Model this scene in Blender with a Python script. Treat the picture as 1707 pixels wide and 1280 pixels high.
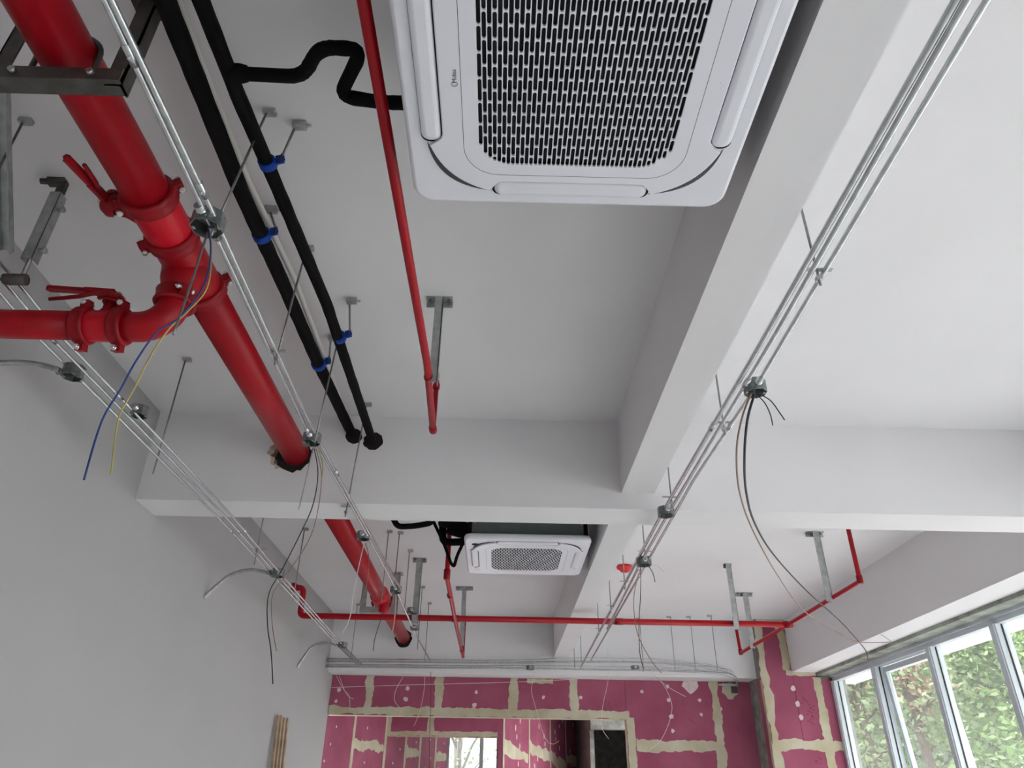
import bpy, math, random
from mathutils import Vector, Matrix

random.seed(7)
S = bpy.context.scene
for o in list(bpy.data.objects):
    bpy.data.objects.remove(o, do_unlink=True)
C = S.collection

# ------------------------------------------------------------------ camera
cam_d = bpy.data.cameras.new('camera'); cam = bpy.data.objects.new('camera', cam_d); C.objects.link(cam)
cam_d.sensor_fit = 'HORIZONTAL'; cam_d.sensor_width = 36.0; cam_d.lens = 36.0 * 1200 / 1707
cam_d.clip_start = 0.02; cam_d.clip_end = 300
cam.matrix_world = Matrix([[0.999701, -0.021793, -0.011121, 0.0], [-0.020548, -0.501073, -0.865161, 0.0], [0.013283, 0.865131, -0.50137, 1.5], [0.0, 0.0, 0.0, 1.0]])
S.camera = cam

# ------------------------------------------------------------------ sky, light, exposure
W = bpy.data.worlds.new('overcast'); S.world = W; W.use_nodes = True
nt = W.node_tree; nt.nodes.clear()
wo = nt.nodes.new('ShaderNodeOutputWorld'); bg = nt.nodes.new('ShaderNodeBackground')
tc = nt.nodes.new('ShaderNodeTexCoord'); sp = nt.nodes.new('ShaderNodeSeparateXYZ')
cr = nt.nodes.new('ShaderNodeValToRGB')
cr.color_ramp.elements[0].position = 0.0; cr.color_ramp.elements[0].color = (0.90, 0.92, 0.95, 1)
cr.color_ramp.elements[1].position = 1.0; cr.color_ramp.elements[1].color = (0.97, 0.98, 1.0, 1)
nt.links.new(tc.outputs['Generated'], sp.inputs[0]); nt.links.new(sp.outputs['Z'], cr.inputs[0])
nt.links.new(cr.outputs[0], bg.inputs['Color']); bg.inputs['Strength'].default_value = 5.0
nt.links.new(bg.outputs[0], wo.inputs['Surface'])

def portal(name, loc, rot, sx, sy):
    l = bpy.data.lights.new(name, 'AREA'); l.shape = 'RECTANGLE'; l.size = sx; l.size_y = sy
    l.cycles.is_portal = True
    o = bpy.data.objects.new(name, l); C.objects.link(o); o.location = loc; o.rotation_euler = rot
portal('window_daylight', (4.62, 3.2, 1.6), (0, math.radians(90), 0), 2.7, 13.4)
portal('window_daylight_rear', (2.98, 12.5, 1.8), (0, math.radians(90), 0), 3.5, 3.8)
portal('window_daylight_end', (0.0, 15.25, 2.0), (math.radians(-90), 0, 0), 1.9, 3.0)

S.view_settings.view_transform = 'Standard'; S.view_settings.look = 'None'
S.view_settings.gamma = 1.0; S.view_settings.use_curve_mapping = False
S.view_settings.exposure = 1.4

# ------------------------------------------------------------------ materials
M = {}
def mat(name, col, rough=0.6, metal=0.0, noise=0.0, scale=6.0, bump=0.0, bscale=60.0, col2=None, spec=None, detail=4):
    m = bpy.data.materials.new(name); m.use_nodes = True
    n = m.node_tree; b = n.nodes['Principled BSDF']
    b.inputs['Base Color'].default_value = (*col, 1); b.inputs['Roughness'].default_value = rough
    b.inputs['Metallic'].default_value = metal
    if spec is not None: b.inputs['Specular IOR Level'].default_value = spec
    co = n.nodes.new('ShaderNodeTexCoord')
    if noise > 0 or col2:
        t = n.nodes.new('ShaderNodeTexNoise'); t.inputs['Scale'].default_value = scale; t.inputs['Detail'].default_value = detail
        n.links.new(co.outputs['Object'], t.inputs['Vector'])
        r = n.nodes.new('ShaderNodeValToRGB'); r.color_ramp.elements[0].position = 0.32; r.color_ramp.elements[1].position = 0.68
        c2 = col2 or tuple(min(1, c * (1 + noise)) for c in col); c1 = col if col2 else tuple(c * (1 - noise) for c in col)
        r.color_ramp.elements[0].color = (*c1, 1); r.color_ramp.elements[1].color = (*c2, 1)
        n.links.new(t.outputs['Fac'], r.inputs[0]); n.links.new(r.outputs[0], b.inputs['Base Color'])
    if bump > 0:
        t2 = n.nodes.new('ShaderNodeTexNoise'); t2.inputs['Scale'].default_value = bscale; t2.inputs['Detail'].default_value = 3
        n.links.new(co.outputs['Object'], t2.inputs['Vector'])
        bp = n.nodes.new('ShaderNodeBump'); bp.inputs['Strength'].default_value = bump; bp.inputs['Distance'].default_value = 0.01
        n.links.new(t2.outputs['Fac'], bp.inputs['Height']); n.links.new(bp.outputs[0], b.inputs['Normal'])
    M[name] = m; return m
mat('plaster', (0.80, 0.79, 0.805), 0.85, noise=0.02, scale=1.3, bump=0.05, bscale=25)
mat('plaster_shaded', (0.42, 0.412, 0.416), 0.85, noise=0.02, scale=1.3, bump=0.05, bscale=25)  # white plaster darkened in colour for the dim side away from the windows
mat('floor', (0.84, 0.83, 0.82), 0.6, noise=0.15, scale=2.0, bump=0.1)  # colour raised near white so the unseen floor reflects light upward
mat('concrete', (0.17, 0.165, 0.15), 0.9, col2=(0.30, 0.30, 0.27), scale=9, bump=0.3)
mat('lintel', (0.20, 0.21, 0.18), 0.9, col2=(0.42, 0.46, 0.40), scale=5, bump=0.3)
mat('red', (0.37, 0.0025, 0.010), 0.38, spec=0.3, noise=0.08, scale=9, bump=0.03, bscale=30)
mat('red_bright', (0.58, 0.004, 0.018), 0.35, spec=0.3, noise=0.06, scale=12, bump=0.03, bscale=60)
mat('red_dark', (0.28, 0.0025, 0.009), 0.45, spec=0.3, noise=0.12, scale=20, bump=0.08, bscale=80)
mat('galv', (0.62, 0.65, 0.66), 0.27, 1.0, noise=0.10, scale=30)
mat('galv_dull', (0.46, 0.48, 0.48), 0.48, 1.0, noise=0.15, scale=25)
mat('galv_box', (0.25, 0.27, 0.27), 0.42, 0.9, noise=0.2, scale=40)
mat('steel_dark', (0.085, 0.08, 0.073), 0.55, 0.5, noise=0.25, scale=18, bump=0.1)
mat('steel_rod', (0.26, 0.26, 0.26), 0.45, 0.9, noise=0.1, scale=60)
mat('bolt', (0.75, 0.75, 0.74), 0.3, 1.0)
mat('foam', (0.005, 0.0045, 0.005), 0.9, spec=0.15, noise=0.2, scale=30, bump=0.15, bscale=50)
mat('rubber', (0.008, 0.008, 0.008), 0.6)
mat('pvc', (0.80, 0.79, 0.75), 0.45)
mat('blue', (0.004, 0.045, 0.32), 0.5, spec=0.2)
mat('ac_white', (0.80, 0.81, 0.87), 0.35)
mat('ac_dark', (0.006, 0.006, 0.007), 0.8)
mat('ac_groove_shade', (0.07, 0.07, 0.075), 0.7)
mat('ac_case', (0.10, 0.125, 0.12), 0.5, 0.3, noise=0.1, scale=12)
mat('ink', (0.05, 0.05, 0.055), 0.5)
mat('mark', (0.5, 0.5, 0.53), 0.5)
mat('pinkboard', (0.30, 0.060, 0.115), 0.85, col2=(0.38, 0.095, 0.165), scale=2.2, bump=0.03)
mat('pinkboard_print', (0.22, 0.035, 0.075), 0.85)
mat('compound', (0.46, 0.40, 0.27), 0.9, col2=(0.60, 0.55, 0.43), scale=3.5, bump=0.15, bscale=30)
mat('dab', (0.70, 0.56, 0.56), 0.9, noise=0.1, scale=20)
mat('hole', (0.012, 0.009, 0.008), 0.95)
mat('rust_dark', (0.10, 0.05, 0.03), 0.95, col2=(0.30, 0.19, 0.11), scale=25)
mat('rust', (0.40, 0.28, 0.18), 0.95, col2=(0.66, 0.60, 0.53), scale=22)
mat('wood', (0.30, 0.20, 0.12), 0.7, col2=(0.46, 0.34, 0.23), scale=14)
mat('wood_dark', (0.05, 0.03, 0.02), 0.7)
mat('alu', (0.62, 0.67, 0.72), 0.42, 0.1, noise=0.04, scale=5)
mat('gasket', (0.02, 0.02, 0.022), 0.6)
mat('wire_black', (0.012, 0.014, 0.02), 0.5)
mat('wire_brown', (0.25, 0.15, 0.11), 0.5)
mat('wire_blue', (0.01, 0.04, 0.20), 0.5)
mat('wire_yellow', (0.45, 0.40, 0.12), 0.5)
mat('wire_white', (0.72, 0.62, 0.62), 0.5)
mat('detector_red', (0.75, 0.02, 0.02), 0.4)
mat('bark', (0.06, 0.045, 0.03), 0.9, noise=0.3, scale=10, bump=0.3)
mat('ground', (0.40, 0.395, 0.385), 0.9, noise=0.15, scale=0.6)
mat('slab', (0.60, 0.64, 0.62), 0.8, noise=0.04, scale=1)
mat('facade', (0.62, 0.64, 0.62), 0.8, noise=0.05, scale=0.5)
mat('facade_glass', (0.12, 0.16, 0.18), 0.2)
def leafmat(name, c1, c2):
    m = mat(name, c1, 0.6, col2=c2, scale=1.6, detail=2)
    n = m.node_tree; b = n.nodes['Principled BSDF']; out = [x for x in n.nodes if x.type == 'OUTPUT_MATERIAL'][0]
    tr = n.nodes.new('ShaderNodeBsdfTranslucent'); mx = n.nodes.new('ShaderNodeMixShader'); mx.inputs[0].default_value = 0.4
    src = b.inputs['Base Color'].links[0].from_socket
    n.links.new(src, tr.inputs['Color']); n.links.new(b.outputs[0], mx.inputs[1]); n.links.new(tr.outputs[0], mx.inputs[2])
    n.links.new(mx.outputs[0], out.inputs['Surface'])
leafmat('leaf_green', (0.07, 0.13, 0.035), (0.17, 0.25, 0.085))
leafmat('leaf_pale', (0.12, 0.17, 0.08), (0.24, 0.31, 0.16))
leafmat('leaf_red', (0.26, 0.15, 0.09), (0.30, 0.22, 0.14))
def glassmat():
    m = bpy.data.materials.new('glass'); m.use_nodes = True; n = m.node_tree; n.nodes.clear()
    out = n.nodes.new('ShaderNodeOutputMaterial'); mx = n.nodes.new('ShaderNodeMixShader')
    t = n.nodes.new('ShaderNodeBsdfTransparent'); t.inputs[0].default_value = (0.97, 0.97, 0.97, 1)
    g = n.nodes.new('ShaderNodeBsdfGlossy'); g.inputs['Roughness'].default_value = 0.02
    lw = n.nodes.new('ShaderNodeLayerWeight'); lw.inputs['Blend'].default_value = 0.5
    pw = n.nodes.new('ShaderNodeMath'); pw.operation = 'POWER'; pw.inputs[1].default_value = 5.0
    ml = n.nodes.new('ShaderNodeMath'); ml.operation = 'MULTIPLY_ADD'; ml.inputs[1].default_value = 0.7; ml.inputs[2].default_value = 0.03
    n.links.new(lw.outputs['Facing'], pw.inputs[0]); n.links.new(pw.outputs[0], ml.inputs[0])
    n.links.new(ml.outputs[0], mx.inputs[0]); n.links.new(t.outputs[0], mx.inputs[1]); n.links.new(g.outputs[0], mx.inputs[2])
    # a film of dust on the pane
    d = n.nodes.new('ShaderNodeBsdfDiffuse'); d.inputs[0].default_value = (0.75, 0.78, 0.78, 1)
    tl = n.nodes.new('ShaderNodeBsdfTranslucent'); tl.inputs[0].default_value = (0.75, 0.78, 0.78, 1)
    ad = n.nodes.new('ShaderNodeMixShader'); ad.inputs[0].default_value = 0.5
    n.links.new(d.outputs[0], ad.inputs[1]); n.links.new(tl.outputs[0], ad.inputs[2])
    m2 = n.nodes.new('ShaderNodeMixShader'); m2.inputs[0].default_value = 0.09
    n.links.new(mx.outputs[0], m2.inputs[1]); n.links.new(ad.outputs[0], m2.inputs[2])
    n.links.new(m2.outputs[0], out.inputs['Surface']); M['glass'] = m
glassmat()

# ------------------------------------------------------------------ mesh helpers
ORG = {}
def tag(o, label=None, cat=None, group=None, kind=None):
    if label: o['label'] = label
    if cat: o['category'] = cat
    if group: o['group'] = group
    if kind: o['kind'] = kind
    return o
def thing(name, label, cat, loc, group=None):
    o = bpy.data.objects.new(name, None); C.objects.link(o); o.location = loc; o.empty_display_size = 0.05
    ORG[o.name] = Vector(loc); return tag(o, label, cat, group)

class MB:
    def __init__(s): s.v = []; s.f = []; s.sm = []
    def add(s, vs, fs, smooth=False):
        k = len(s.v); s.v += [tuple(v) for v in vs]
        for f in fs: s.f.append(tuple(i + k for i in f)); s.sm.append(smooth)
        return s
    def box(s, a, b):
        (x0, y0, z0), (x1, y1, z1) = a, b
        x0, x1 = min(x0, x1), max(x0, x1); y0, y1 = min(y0, y1), max(y0, y1); z0, z1 = min(z0, z1), max(z0, z1)
        v = [(x0,y0,z0),(x1,y0,z0),(x1,y1,z0),(x0,y1,z0),(x0,y0,z1),(x1,y0,z1),(x1,y1,z1),(x0,y1,z1)]
        return s.add(v, [(0,3,2,1),(4,5,6,7),(0,1,5,4),(1,2,6,5),(2,3,7,6),(3,0,4,7)])
    def cbox(s, c, d):
        return s.box([c[i]-d[i]/2 for i in range(3)], [c[i]+d[i]/2 for i in range(3)])
    def obox(s, p, q, w, t, up=(0,0,1)):
        """bar from p to q, w across, t along the third axis"""
        p, q = Vector(p), Vector(q); d = (q-p).normalized(); u = Vector(up)
        a = d.cross(u)
        if a.length < 1e-4: a = d.cross(Vector((1,0,0)))
        a.normalize(); b = a.cross(d).normalized()
        vs = [e + a*(sa*w/2) + b*(sb*t/2) for e in (p, q) for sa, sb in ((-1,-1),(1,-1),(1,1),(-1,1))]
        return s.add(vs, [(0,1,2,3),(7,6,5,4),(0,4,5,1),(1,5,6,2),(2,6,7,3),(3,7,4,0)])
    def tube(s, pts, r, n=10, cap=True):
        pts = [Vector(p) for p in pts]; m = len(pts)
        R = r if isinstance(r, (list, tuple)) else [r]*m
        T = []
        for i in range(m):
            t = (pts[min(i+1, m-1)] - pts[max(i-1, 0)])
            T.append(t.normalized())
        a = T[0].cross(Vector((0,0,1)))
        if a.length < 1e-3: a = T[0].cross(Vector((1,0,0)))
        a.normalize(); vs = []
        for i in range(m):
            a = (a - T[i]*a.dot(T[i])).normalized(); b = T[i].cross(a)
            vs += [pts[i] + (a*math.cos(2*math.pi*k/n) + b*math.sin(2*math.pi*k/n))*R[i] for k in range(n)]
        fs = [(i*n+k, i*n+(k+1)%n, (i+1)*n+(k+1)%n, (i+1)*n+k) for i in range(m-1) for k in range(n)]
        s.add(vs, fs, True)
        if cap:
            k0 = len(s.v) - m*n
            s.f.append(tuple(k0 + k for k in reversed(range(n)))); s.sm.append(False)
            s.f.append(tuple(k0 + (m-1)*n + k for k in range(n))); s.sm.append(False)
        return s
    def cyl(s, p, q, r, n=16): return s.tube([p, q], r, n)
    def rings(s, p, axis, prof, n=24):
        """lathe: prof = [(distance along axis, radius)]"""
        p = Vector(p); d = Vector(axis).normalized(); a = d.cross(Vector((0,0,1)))
        if a.length < 1e-3: a = d.cross(Vector((1,0,0)))
        a.normalize(); b = d.cross(a); vs = []
        for (t, r) in prof: vs += [p + d*t + (a*math.cos(2*math.pi*k/n)+b*math.sin(2*math.pi*k/n))*r for k in range(n)]
        m = len(prof)
        s.add(vs, [(i*n+k, i*n+(k+1)%n, (i+1)*n+(k+1)%n, (i+1)*n+k) for i in range(m-1) for k in range(n)], True)
        k0 = len(s.v) - m*n
        s.f.append(tuple(k0+k for k in reversed(range(n)))); s.sm.append(False)
        s.f.append(tuple(k0+(m-1)*n+k for k in range(n))); s.sm.append(False)
        return s
    def poly(s, pts, thick):
        """flat polygon pushed along vector thick"""
        n = len(pts); t = Vector(thick); pts = [Vector(p) for p in pts]
        return s.add(pts + [p+t for p in pts], [tuple(range(n)), tuple(range(2*n-1, n-1, -1))] + [(i, i+n, (i+1)%n+n, (i+1)%n) for i in range(n)])
    def build(s, name, material, parent=None, label=None, cat=None, group=None, kind=None, origin=None, recalc=True):
        me = bpy.data.meshes.new(name)
        if parent is not None: og = ORG[parent.name]
        elif origin is not None: og = Vector(origin)
        else: og = Vector((0,0,0))
        me.from_pydata([tuple(Vector(v)-og) for v in s.v], [], s.f)
        me.polygons.foreach_set('use_smooth', s.sm)
        if recalc:
            import bmesh
            b = bmesh.new(); b.from_mesh(me); bmesh.ops.recalc_face_normals(b, faces=b.faces); b.to_mesh(me); b.free()
        me.materials.append(M[material]); me.update()
        o = bpy.data.objects.new(name, me); C.objects.link(o)
        if parent is not None: o.parent = parent
        else: o.location = og
        ORG[o.name] = og
        return tag(o, label, cat, group, kind)

def smooth_path(pts, sub=6):
    """Catmull-Rom through the points"""
    P = [Vector(p) for p in pts]; out = []
    for i in range(len(P)-1):
        p0, p1, p2, p3 = P[max(i-1,0)], P[i], P[i+1], P[min(i+2, len(P)-1)]
        for k in range(sub):
            t = k/sub
            out.append(0.5*((2*p1)+(-p0+p2)*t+(2*p0-5*p1+4*p2-p3)*t*t+(-p0+3*p1-3*p2+p3)*t**3))
    out.append(P[-1]); return out
def fillet(pts, rad, n=6):
    """polyline with rounded corners"""
    P = [Vector(p) for p in pts]; out = [P[0]]
    for i in range(1, len(P)-1):
        a = (P[i-1]-P[i]); b = (P[i+1]-P[i]); r = min(rad, a.length*0.49, b.length*0.49)
        A = P[i]+a.normalized()*r; B = P[i]+b.normalized()*r
        for k in range(n+1):
            t = k/n; out.append(A*(1-t)**2 + P[i]*2*t*(1-t) + B*t*t)
    out.append(P[-1]); return out
def copy_tree(o, parent=None):
    c = o.copy(); C.objects.link(c)
    if parent is not None: c.parent = parent
    ORG[c.name] = ORG[o.name]
    for ch in list(o.children): copy_tree(ch, c)
    return c
def struct(name, mb, m, label=None): return mb.build(name, m, label=label, kind='structure')

ZC = 3.66      # ceiling
XL = -2.23     # left wall
YF = 10.45     # pink end wall
YB0, YB1, ZB = 4.19, 4.48, 3.06     # cross beam
# ------------------------------------------------------------------ the shell
struct('floor', MB().box((-3.4,-3.7,-0.2), (4.6,10.6,0.0)).box((-3.4,10.6,-0.2), (2.95,14.4,0.0)).box((-3.4,14.4,-0.2), (3.5,19.6,0.0)), 'floor', 'unseen bare floor, paled to bounce light onto the ceiling')
struct('ceiling', MB().box((-3.4,-3.7,ZC), (4.6,10.6,ZC+0.2)).box((-3.4,10.6,ZC), (2.95,14.4,ZC+0.2)).box((-3.4,14.4,ZC), (3.5,19.6,ZC+0.2)), 'plaster', 'plain white painted concrete ceiling')
struct('wall_left', MB().box((XL-0.2,-3.5,0), (XL,YF,ZC)), 'plaster_shaded', 'plain white plastered wall without openings')
struct('wall_back', MB().box((XL-0.2,-3.7,0), (4.6,-3.5,ZC)), 'plaster', 'plain white plastered wall')
struct('wall_right', MB().box((4.14,-3.5,0), (4.5,9.9,0.30)), 'plaster', 'low white parapet under the window band')
# beams
struct('trim_1', MB().box((0.743,-3.5,3.165), (0.949,YB0,ZC)), 'plaster', 'narrow white ceiling beam running alongside the cassette air conditioner, near bay')
struct('trim_2', MB().box((0.743,YB1,3.165), (0.949,10.1,ZC)), 'plaster', 'narrow white ceiling beam running to the pink end wall, far bay')
beamB = struct('trim_3', MB().box((XL,YB0,ZB), (3.82,YB1,ZC)), 'plaster', 'wide white cross beam pierced by the red and black pipes')
beamC = struct('trim_4', MB().box((XL,10.1,2.945), (3.42,YF+0.15,ZC)), 'plaster', 'white beam above the pink plasterboard end wall')
beamD = struct('trim_5', MB().box((3.82,-3.5,3.0), (4.14,9.9,ZC)), 'plaster', 'white edge beam above the window band')
struct('trim_6', MB().box((4.14,-3.5,2.965), (4.5,9.9,ZC)), 'lintel', 'rough mottled grey concrete lintel over the window frames')

# ------------------------------------------------------------------ boarded walls: pieces laid on a plane (o, u, v, n)
NP = [0]
class Plane:
    def __init__(s, o, u, n): s.o = Vector(o); s.u = Vector(u).normalized(); s.n = Vector(n).normalized(); s.w = Vector((0,0,1))
    def p(s, a, z, d=0.0): return s.o + s.u*a + s.w*z + s.n*d
def board(pl, a0, a1, z0, z1, parent, m='pinkboard', d=0.012, gap=0.002):
    a0 += gap; a1 -= gap; z0 += gap; z1 -= gap
    return MB().poly([pl.p(a0,z0), pl.p(a1,z0), pl.p(a1,z1), pl.p(a0,z1)], pl.n*d).build('board', m, parent)
def strip(pl, a0, z0, a1, z1, w, parent, d0=0.0122, th=0.003, wob=0.012, step=0.035, m='compound'):
    """joint compound: band with trowelled uneven edges"""
    NP[0] += 1; th += (NP[0] % 23)*0.00009; wob *= 1.35
    L = math.hypot(a1-a0, z1-z0); n = max(2, int(L/step)); ua, uz = (a1-a0)/L, (z1-z0)/L
    A = []; B = []
    na = random.uniform(-1,1); nb = random.uniform(-1,1)
    for i in range(n+1):
        t = L*i/n
        na = 0.6*na + random.uniform(-0.6,0.6); nb = 0.6*nb + random.uniform(-0.6,0.6)
        wa = w/2 + wob*na; wb = w/2 + wob*nb
        A.append((a0+ua*t - uz*wa, z0+uz*t + ua*wa)); B.append((a0+ua*t + uz*wb, z0+uz*t - ua*wb))
    vs = [pl.p(*q, d0+th) for q in A] + [pl.p(*q, d0+th) for q in B] + [pl.p(*q, d0-0.001) for q in A] + [pl.p(*q, d0-0.001) for q in B]
    k = n+1; fs = []
    for i in range(n):
        fs += [(i, i+1, k+i+1, k+i), (i+1, i, 2*k+i, 2*k+i+1), (k+i, k+i+1, 3*k+i+1, 3*k+i)]
    fs += [(0, k, 3*k, 2*k), (n, 2*k+n, 3*k+n, k+n)]
    return MB().add(vs, fs).build('joint_compound', m, parent)
def blob(pl, a, z, r, parent, d0=0.0122, th=0.002, m='dab', name='plaster_dab', n=9, sz=1.0):
    NP[0] += 1; th += (NP[0] % 23)*0.00009; pts = []
    for i in range(n):
        q = r*random.uniform(0.7,1.15); t = 2*math.pi*i/n
        pts.append(pl.p(a+q*math.cos(t), z+q*sz*math.sin(t), d0))
    return MB().poly(pts, pl.n*th).build(name, m, parent)

ZH = 2.46      # head of the wide opening
XO = 1.72      # right jamb of the opening
wf = struct('wall_far', MB().box((XL-0.2,YF,ZH), (3.42,YF+0.15,2.945)).box((XO,YF,0), (3.42,YF+0.15,ZH)), 'concrete', 'pink plasterboard end wall with beige jointed seams and a wide opening')
pf = Plane((0,YF,0), (1,0,0), (0,-1,0))
top = 2.943
jx = [XL, -1.713, -0.780, 0.215, 1.025, 2.93]
for i in range(4): board(pf, jx[i], jx[i+1], ZH, top, wf)
board(pf, 1.025, XO, ZH, top, wf)
board(pf, XO, 2.93, 2.15, top, wf); board(pf, XO, 2.93, 0.95, 2.15, wf); board(pf, XO, 2.93, 0.0, 0.95, wf)
board(pf, 2.93, 3.42, 0.0, top, wf)
for x in jx[1:5]: strip(pf, x, ZH+0.06, x, top, 0.115, wf, wob=0.016)
strip(pf, XL+0.005, ZH+0.052, XO+0.04, ZH+0.052, 0.10, wf, wob=0.014, th=0.0045)
strip(pf, 2.925, 1.2, 2.925, top, 0.12, wf, wob=0.02, th=0.0045)
strip(pf, 1.83, 2.15, 2.90, 2.15, 0.13, wf, wob=0.018)
strip(pf, XO+0.052, 0.3, XO+0.052, ZH+0.02, 0.105, wf, wob=0.008, th=0.005)
strip(pf, 0.40, top-0.035, 0.75, top-0.035, 0.05, wf, wob=0.01)
for a, z in ((-2.12,2.76),(-2.14,2.62),(-1.2,2.79),(-1.22,2.66),(-0.28,2.76),(-0.3,2.60),(0.62,2.71),(1.95,2.80),(2.30,2.70),(2.32,2.50),(2.32,2.33),(2.72,2.53),(2.72,2.71),(2.3,2.87),(2.98,2.6),(1.12,2.72),(2.15,0.7)):
    blob(pf, a, z, random.uniform(0.022,0.034), wf)
for a, z, r_ in ((2.62,2.88,0.10),(2.56,2.90,0.06)): blob(pf, a, z, r_, wf, sz=1.0, n=11)
for a, z in ((1.45,2.66),(1.55,2.60),(1.40,2.58),(2.25,2.66),(2.45,2.68),(2.58,2.45),(2.85,2.66)):
    for k in range(4): blob(pf, a+random.uniform(-.05,.05), z+k*0.018-0.03, 0.012, wf, th=0.0005, m='pinkboard_print', name='printed_mark', sz=0.5)
# lining of the opening (reveals)
rv = MB().box((XL,YF+0.003,ZH-0.004), (XO,YF+0.15,ZH)).build('reveal', 'compound', wf)
MB().box((XO-0.004,YF+0.003,0), (XO,YF+0.15,ZH-0.005)).build('reveal', 'compound', wf)

# boarded pier beside the window
pier = struct('trim_7', MB().box((3.42,9.9,0), (4.5,YF+0.15,ZC)), 'concrete', 'boarded pier between the pink end wall and the windows')
pc = Plane((0,9.9,0), (1,0,0), (0,-1,0))
board(pc, 3.42, 3.82, 2.155, ZC, pier); board(pc, 3.82, 4.12, 2.155, 2.995, pier); board(pc, 4.12, 4.34, 2.155, 2.92, pier)
board(pc, 3.42, 4.12, 0.95, 2.155, pier); board(pc, 4.12, 4.34, 0.95, 2.155, pier)
board(pc, 3.42, 4.34, 0.0, 0.95, pier)
ps = Plane((3.42,0,0), (0,-1,0), (-1,0,0))
board(ps, -10.08, -9.9, 0.95, 2.93, pier, d=0.010); board(ps, -10.08, -9.9, 0.0, 0.95, pier, d=0.010)
strip(pc, 3.455, 1.0, 3.455, ZC-0.03, 0.10, pier, wob=0.022, th=0.005, step=0.05)
strip(pc, 3.755, 3.02, 3.755, ZC-0.02, 0.10, pier, wob=0.018)
strip(pc, 3.74, 3.0, 4.12, 2.985, 0.06, pier, wob=0.018, th=0.006)
strip(pc, 4.12, 1.0, 4.12, 2.94, 0.105, pier, wob=0.018)
strip(pc, 3.5, 2.152, 4.33, 2.152, 0.12, pier, wob=0.02)
strip(pc, 3.45, ZC-0.02, 3.82, ZC-0.02, 0.05, pier, wob=0.008)
strip(ps, -9.905, 1.0, -9.905, 2.9, 0.07, pier, d0=0.0102, wob=0.012, step=0.05)
for a, z in ((3.80,2.80),(3.82,2.62),(3.84,2.46)): blob(pc, a, z, 0.035, pier, n=12, th=0.004)
for a, z in ((3.93,2.66),(3.97,2.5),(3.95,2.42),(4.0,2.58),(3.96,1.98)):
    for k in range(5): blob(pc, a+random.uniform(-.04,.05), z+k*0.016-0.03, 0.016, pier, th=0.0005, m='pinkboard_print', name='printed_mark', sz=0.45)

# ------------------------------------------------------------------ window band
def window(name, y0, y1, label, mulls, sashes=()):
    w = struct(name, MB().box((4.33,y0,2.895), (4.43,y1,2.965)).box((4.30,y0,2.94),(4.33,y1,2.965)), 'alu', label)
    MB().box((4.33,y0,0.30), (4.43,y1,0.36)).build('sill_rail', 'alu', w)
    for y in mulls:
        m = MB().box((4.30,y-0.032,0.36), (4.43,y+0.032,2.895)).box((4.312,y-0.045,0.36),(4.40,y+0.045,2.895)).build('mullion', 'alu', w)
        MB().box((4.36,y-0.051,0.37), (4.372,y-0.045,2.89)).box((4.36,y+0.045,0.37), (4.372,y+0.051,2.89)).build('gasket', 'gasket', m)
    for a, b in zip(mulls[:-1], mulls[1:]):
        if (a, b) in sashes: continue
        MB().box((4.385,a+0.04,0.36), (4.391,b-0.04,2.895)).build('pane', 'glass', w)
    return w
MU = [9.86, 8.72, 7.50, 6.42, 5.28, 4.14, 3.00, 1.86, 0.72, -0.42, -1.56, -2.70, -3.46]
MU = MU[::-1]
w1 = window('window_1', -3.5, 9.9, 'long aluminium window band looking out on trees', MU, ((7.50, 8.72),))
# the bay that stands ajar: a hung sash swung outwards at the foot
def sash(w, a, b, ang):
    p0 = Vector((4.40, 0, 2.88)); dx, dz = math.sin(ang), -math.cos(ang); L = 2.42
    def q(t, y, d=0): return (p0.x + dx*t + math.cos(ang)*d, y, p0.z + dz*t + math.sin(ang)*d)
    s_ = MB(); g = 0.055
    for (ya, yb, ta, tb) in ((a, a+g, 0, L), (b-g, b, 0, L), (a+g, b-g, 0, g), (a+g, b-g, L-g, L)):
        vs = [q(t, y, d) for d in (0, 0.05) for t, y in ((ta,ya),(ta,yb),(tb,yb),(tb,ya))]
        s_.add(vs, [(0,1,2,3),(4,7,6,5),(0,4,5,1),(1,5,6,2),(2,6,7,3),(3,7,4,0)])
    so = s_.build('sash', 'alu', w)
    vs = [q(t, y, d) for d in (0.022, 0.028) for t, y in ((g,a+g),(g,b-g),(L-g,b-g),(L-g,a+g))]
    MB().add(vs, [(0,1,2,3),(4,7,6,5),(0,4,5,1),(1,5,6,2),(2,6,7,3),(3,7,4,0)]).build('pane', 'glass', so)
sash(w1, 7.55, 8.67, math.radians(3.2))

# ------------------------------------------------------------------ rooms behind the opening
struct('wall_rear_left', MB().box((-3.4,YF+0.15,0), (-3.2,15.2,ZC)), 'plaster')
# left slanting partition, lit by the windows
la, lb = Vector((-2.34,YF+0.15,0)), Vector((-0.90,15.05,0)); lu = (lb-la).normalized(); ln = Vector((lu.y,-lu.x,0))
w2 = struct('wall_rear_boarded', MB().poly([la, lb, lb-ln*0.12, la-ln*0.12], (0,0,ZC)), 'concrete', 'brightly lit slanting pink plasterboard partition beyond the opening')
p2 = Plane(la, lu, ln)
tj = [0, 0.93, 1.98, 2.75, 3.35, 4.05, 4.62]
for k, (a, b) in enumerate(zip(tj[:-1], tj[1:])):
    zz = 2.19 if k % 2 else 1.7
    board(p2, a, b, zz, ZC-0.01, w2); board(p2, a, b, 0, zz, w2)
    if k % 2: strip(p2, a+0.03, zz, b-0.04, zz-0.01, 0.13, w2, wob=0.03)
    for q in range(3): blob(p2, a+random.uniform(.15,.6), 1.95+q*0.22+random.uniform(-.05,.05), 0.02, w2, n=7)
for a in tj[1:-1]: strip(p2, a, 0.4, a, 3.0, 0.075, w2, wob=0.006)
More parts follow.
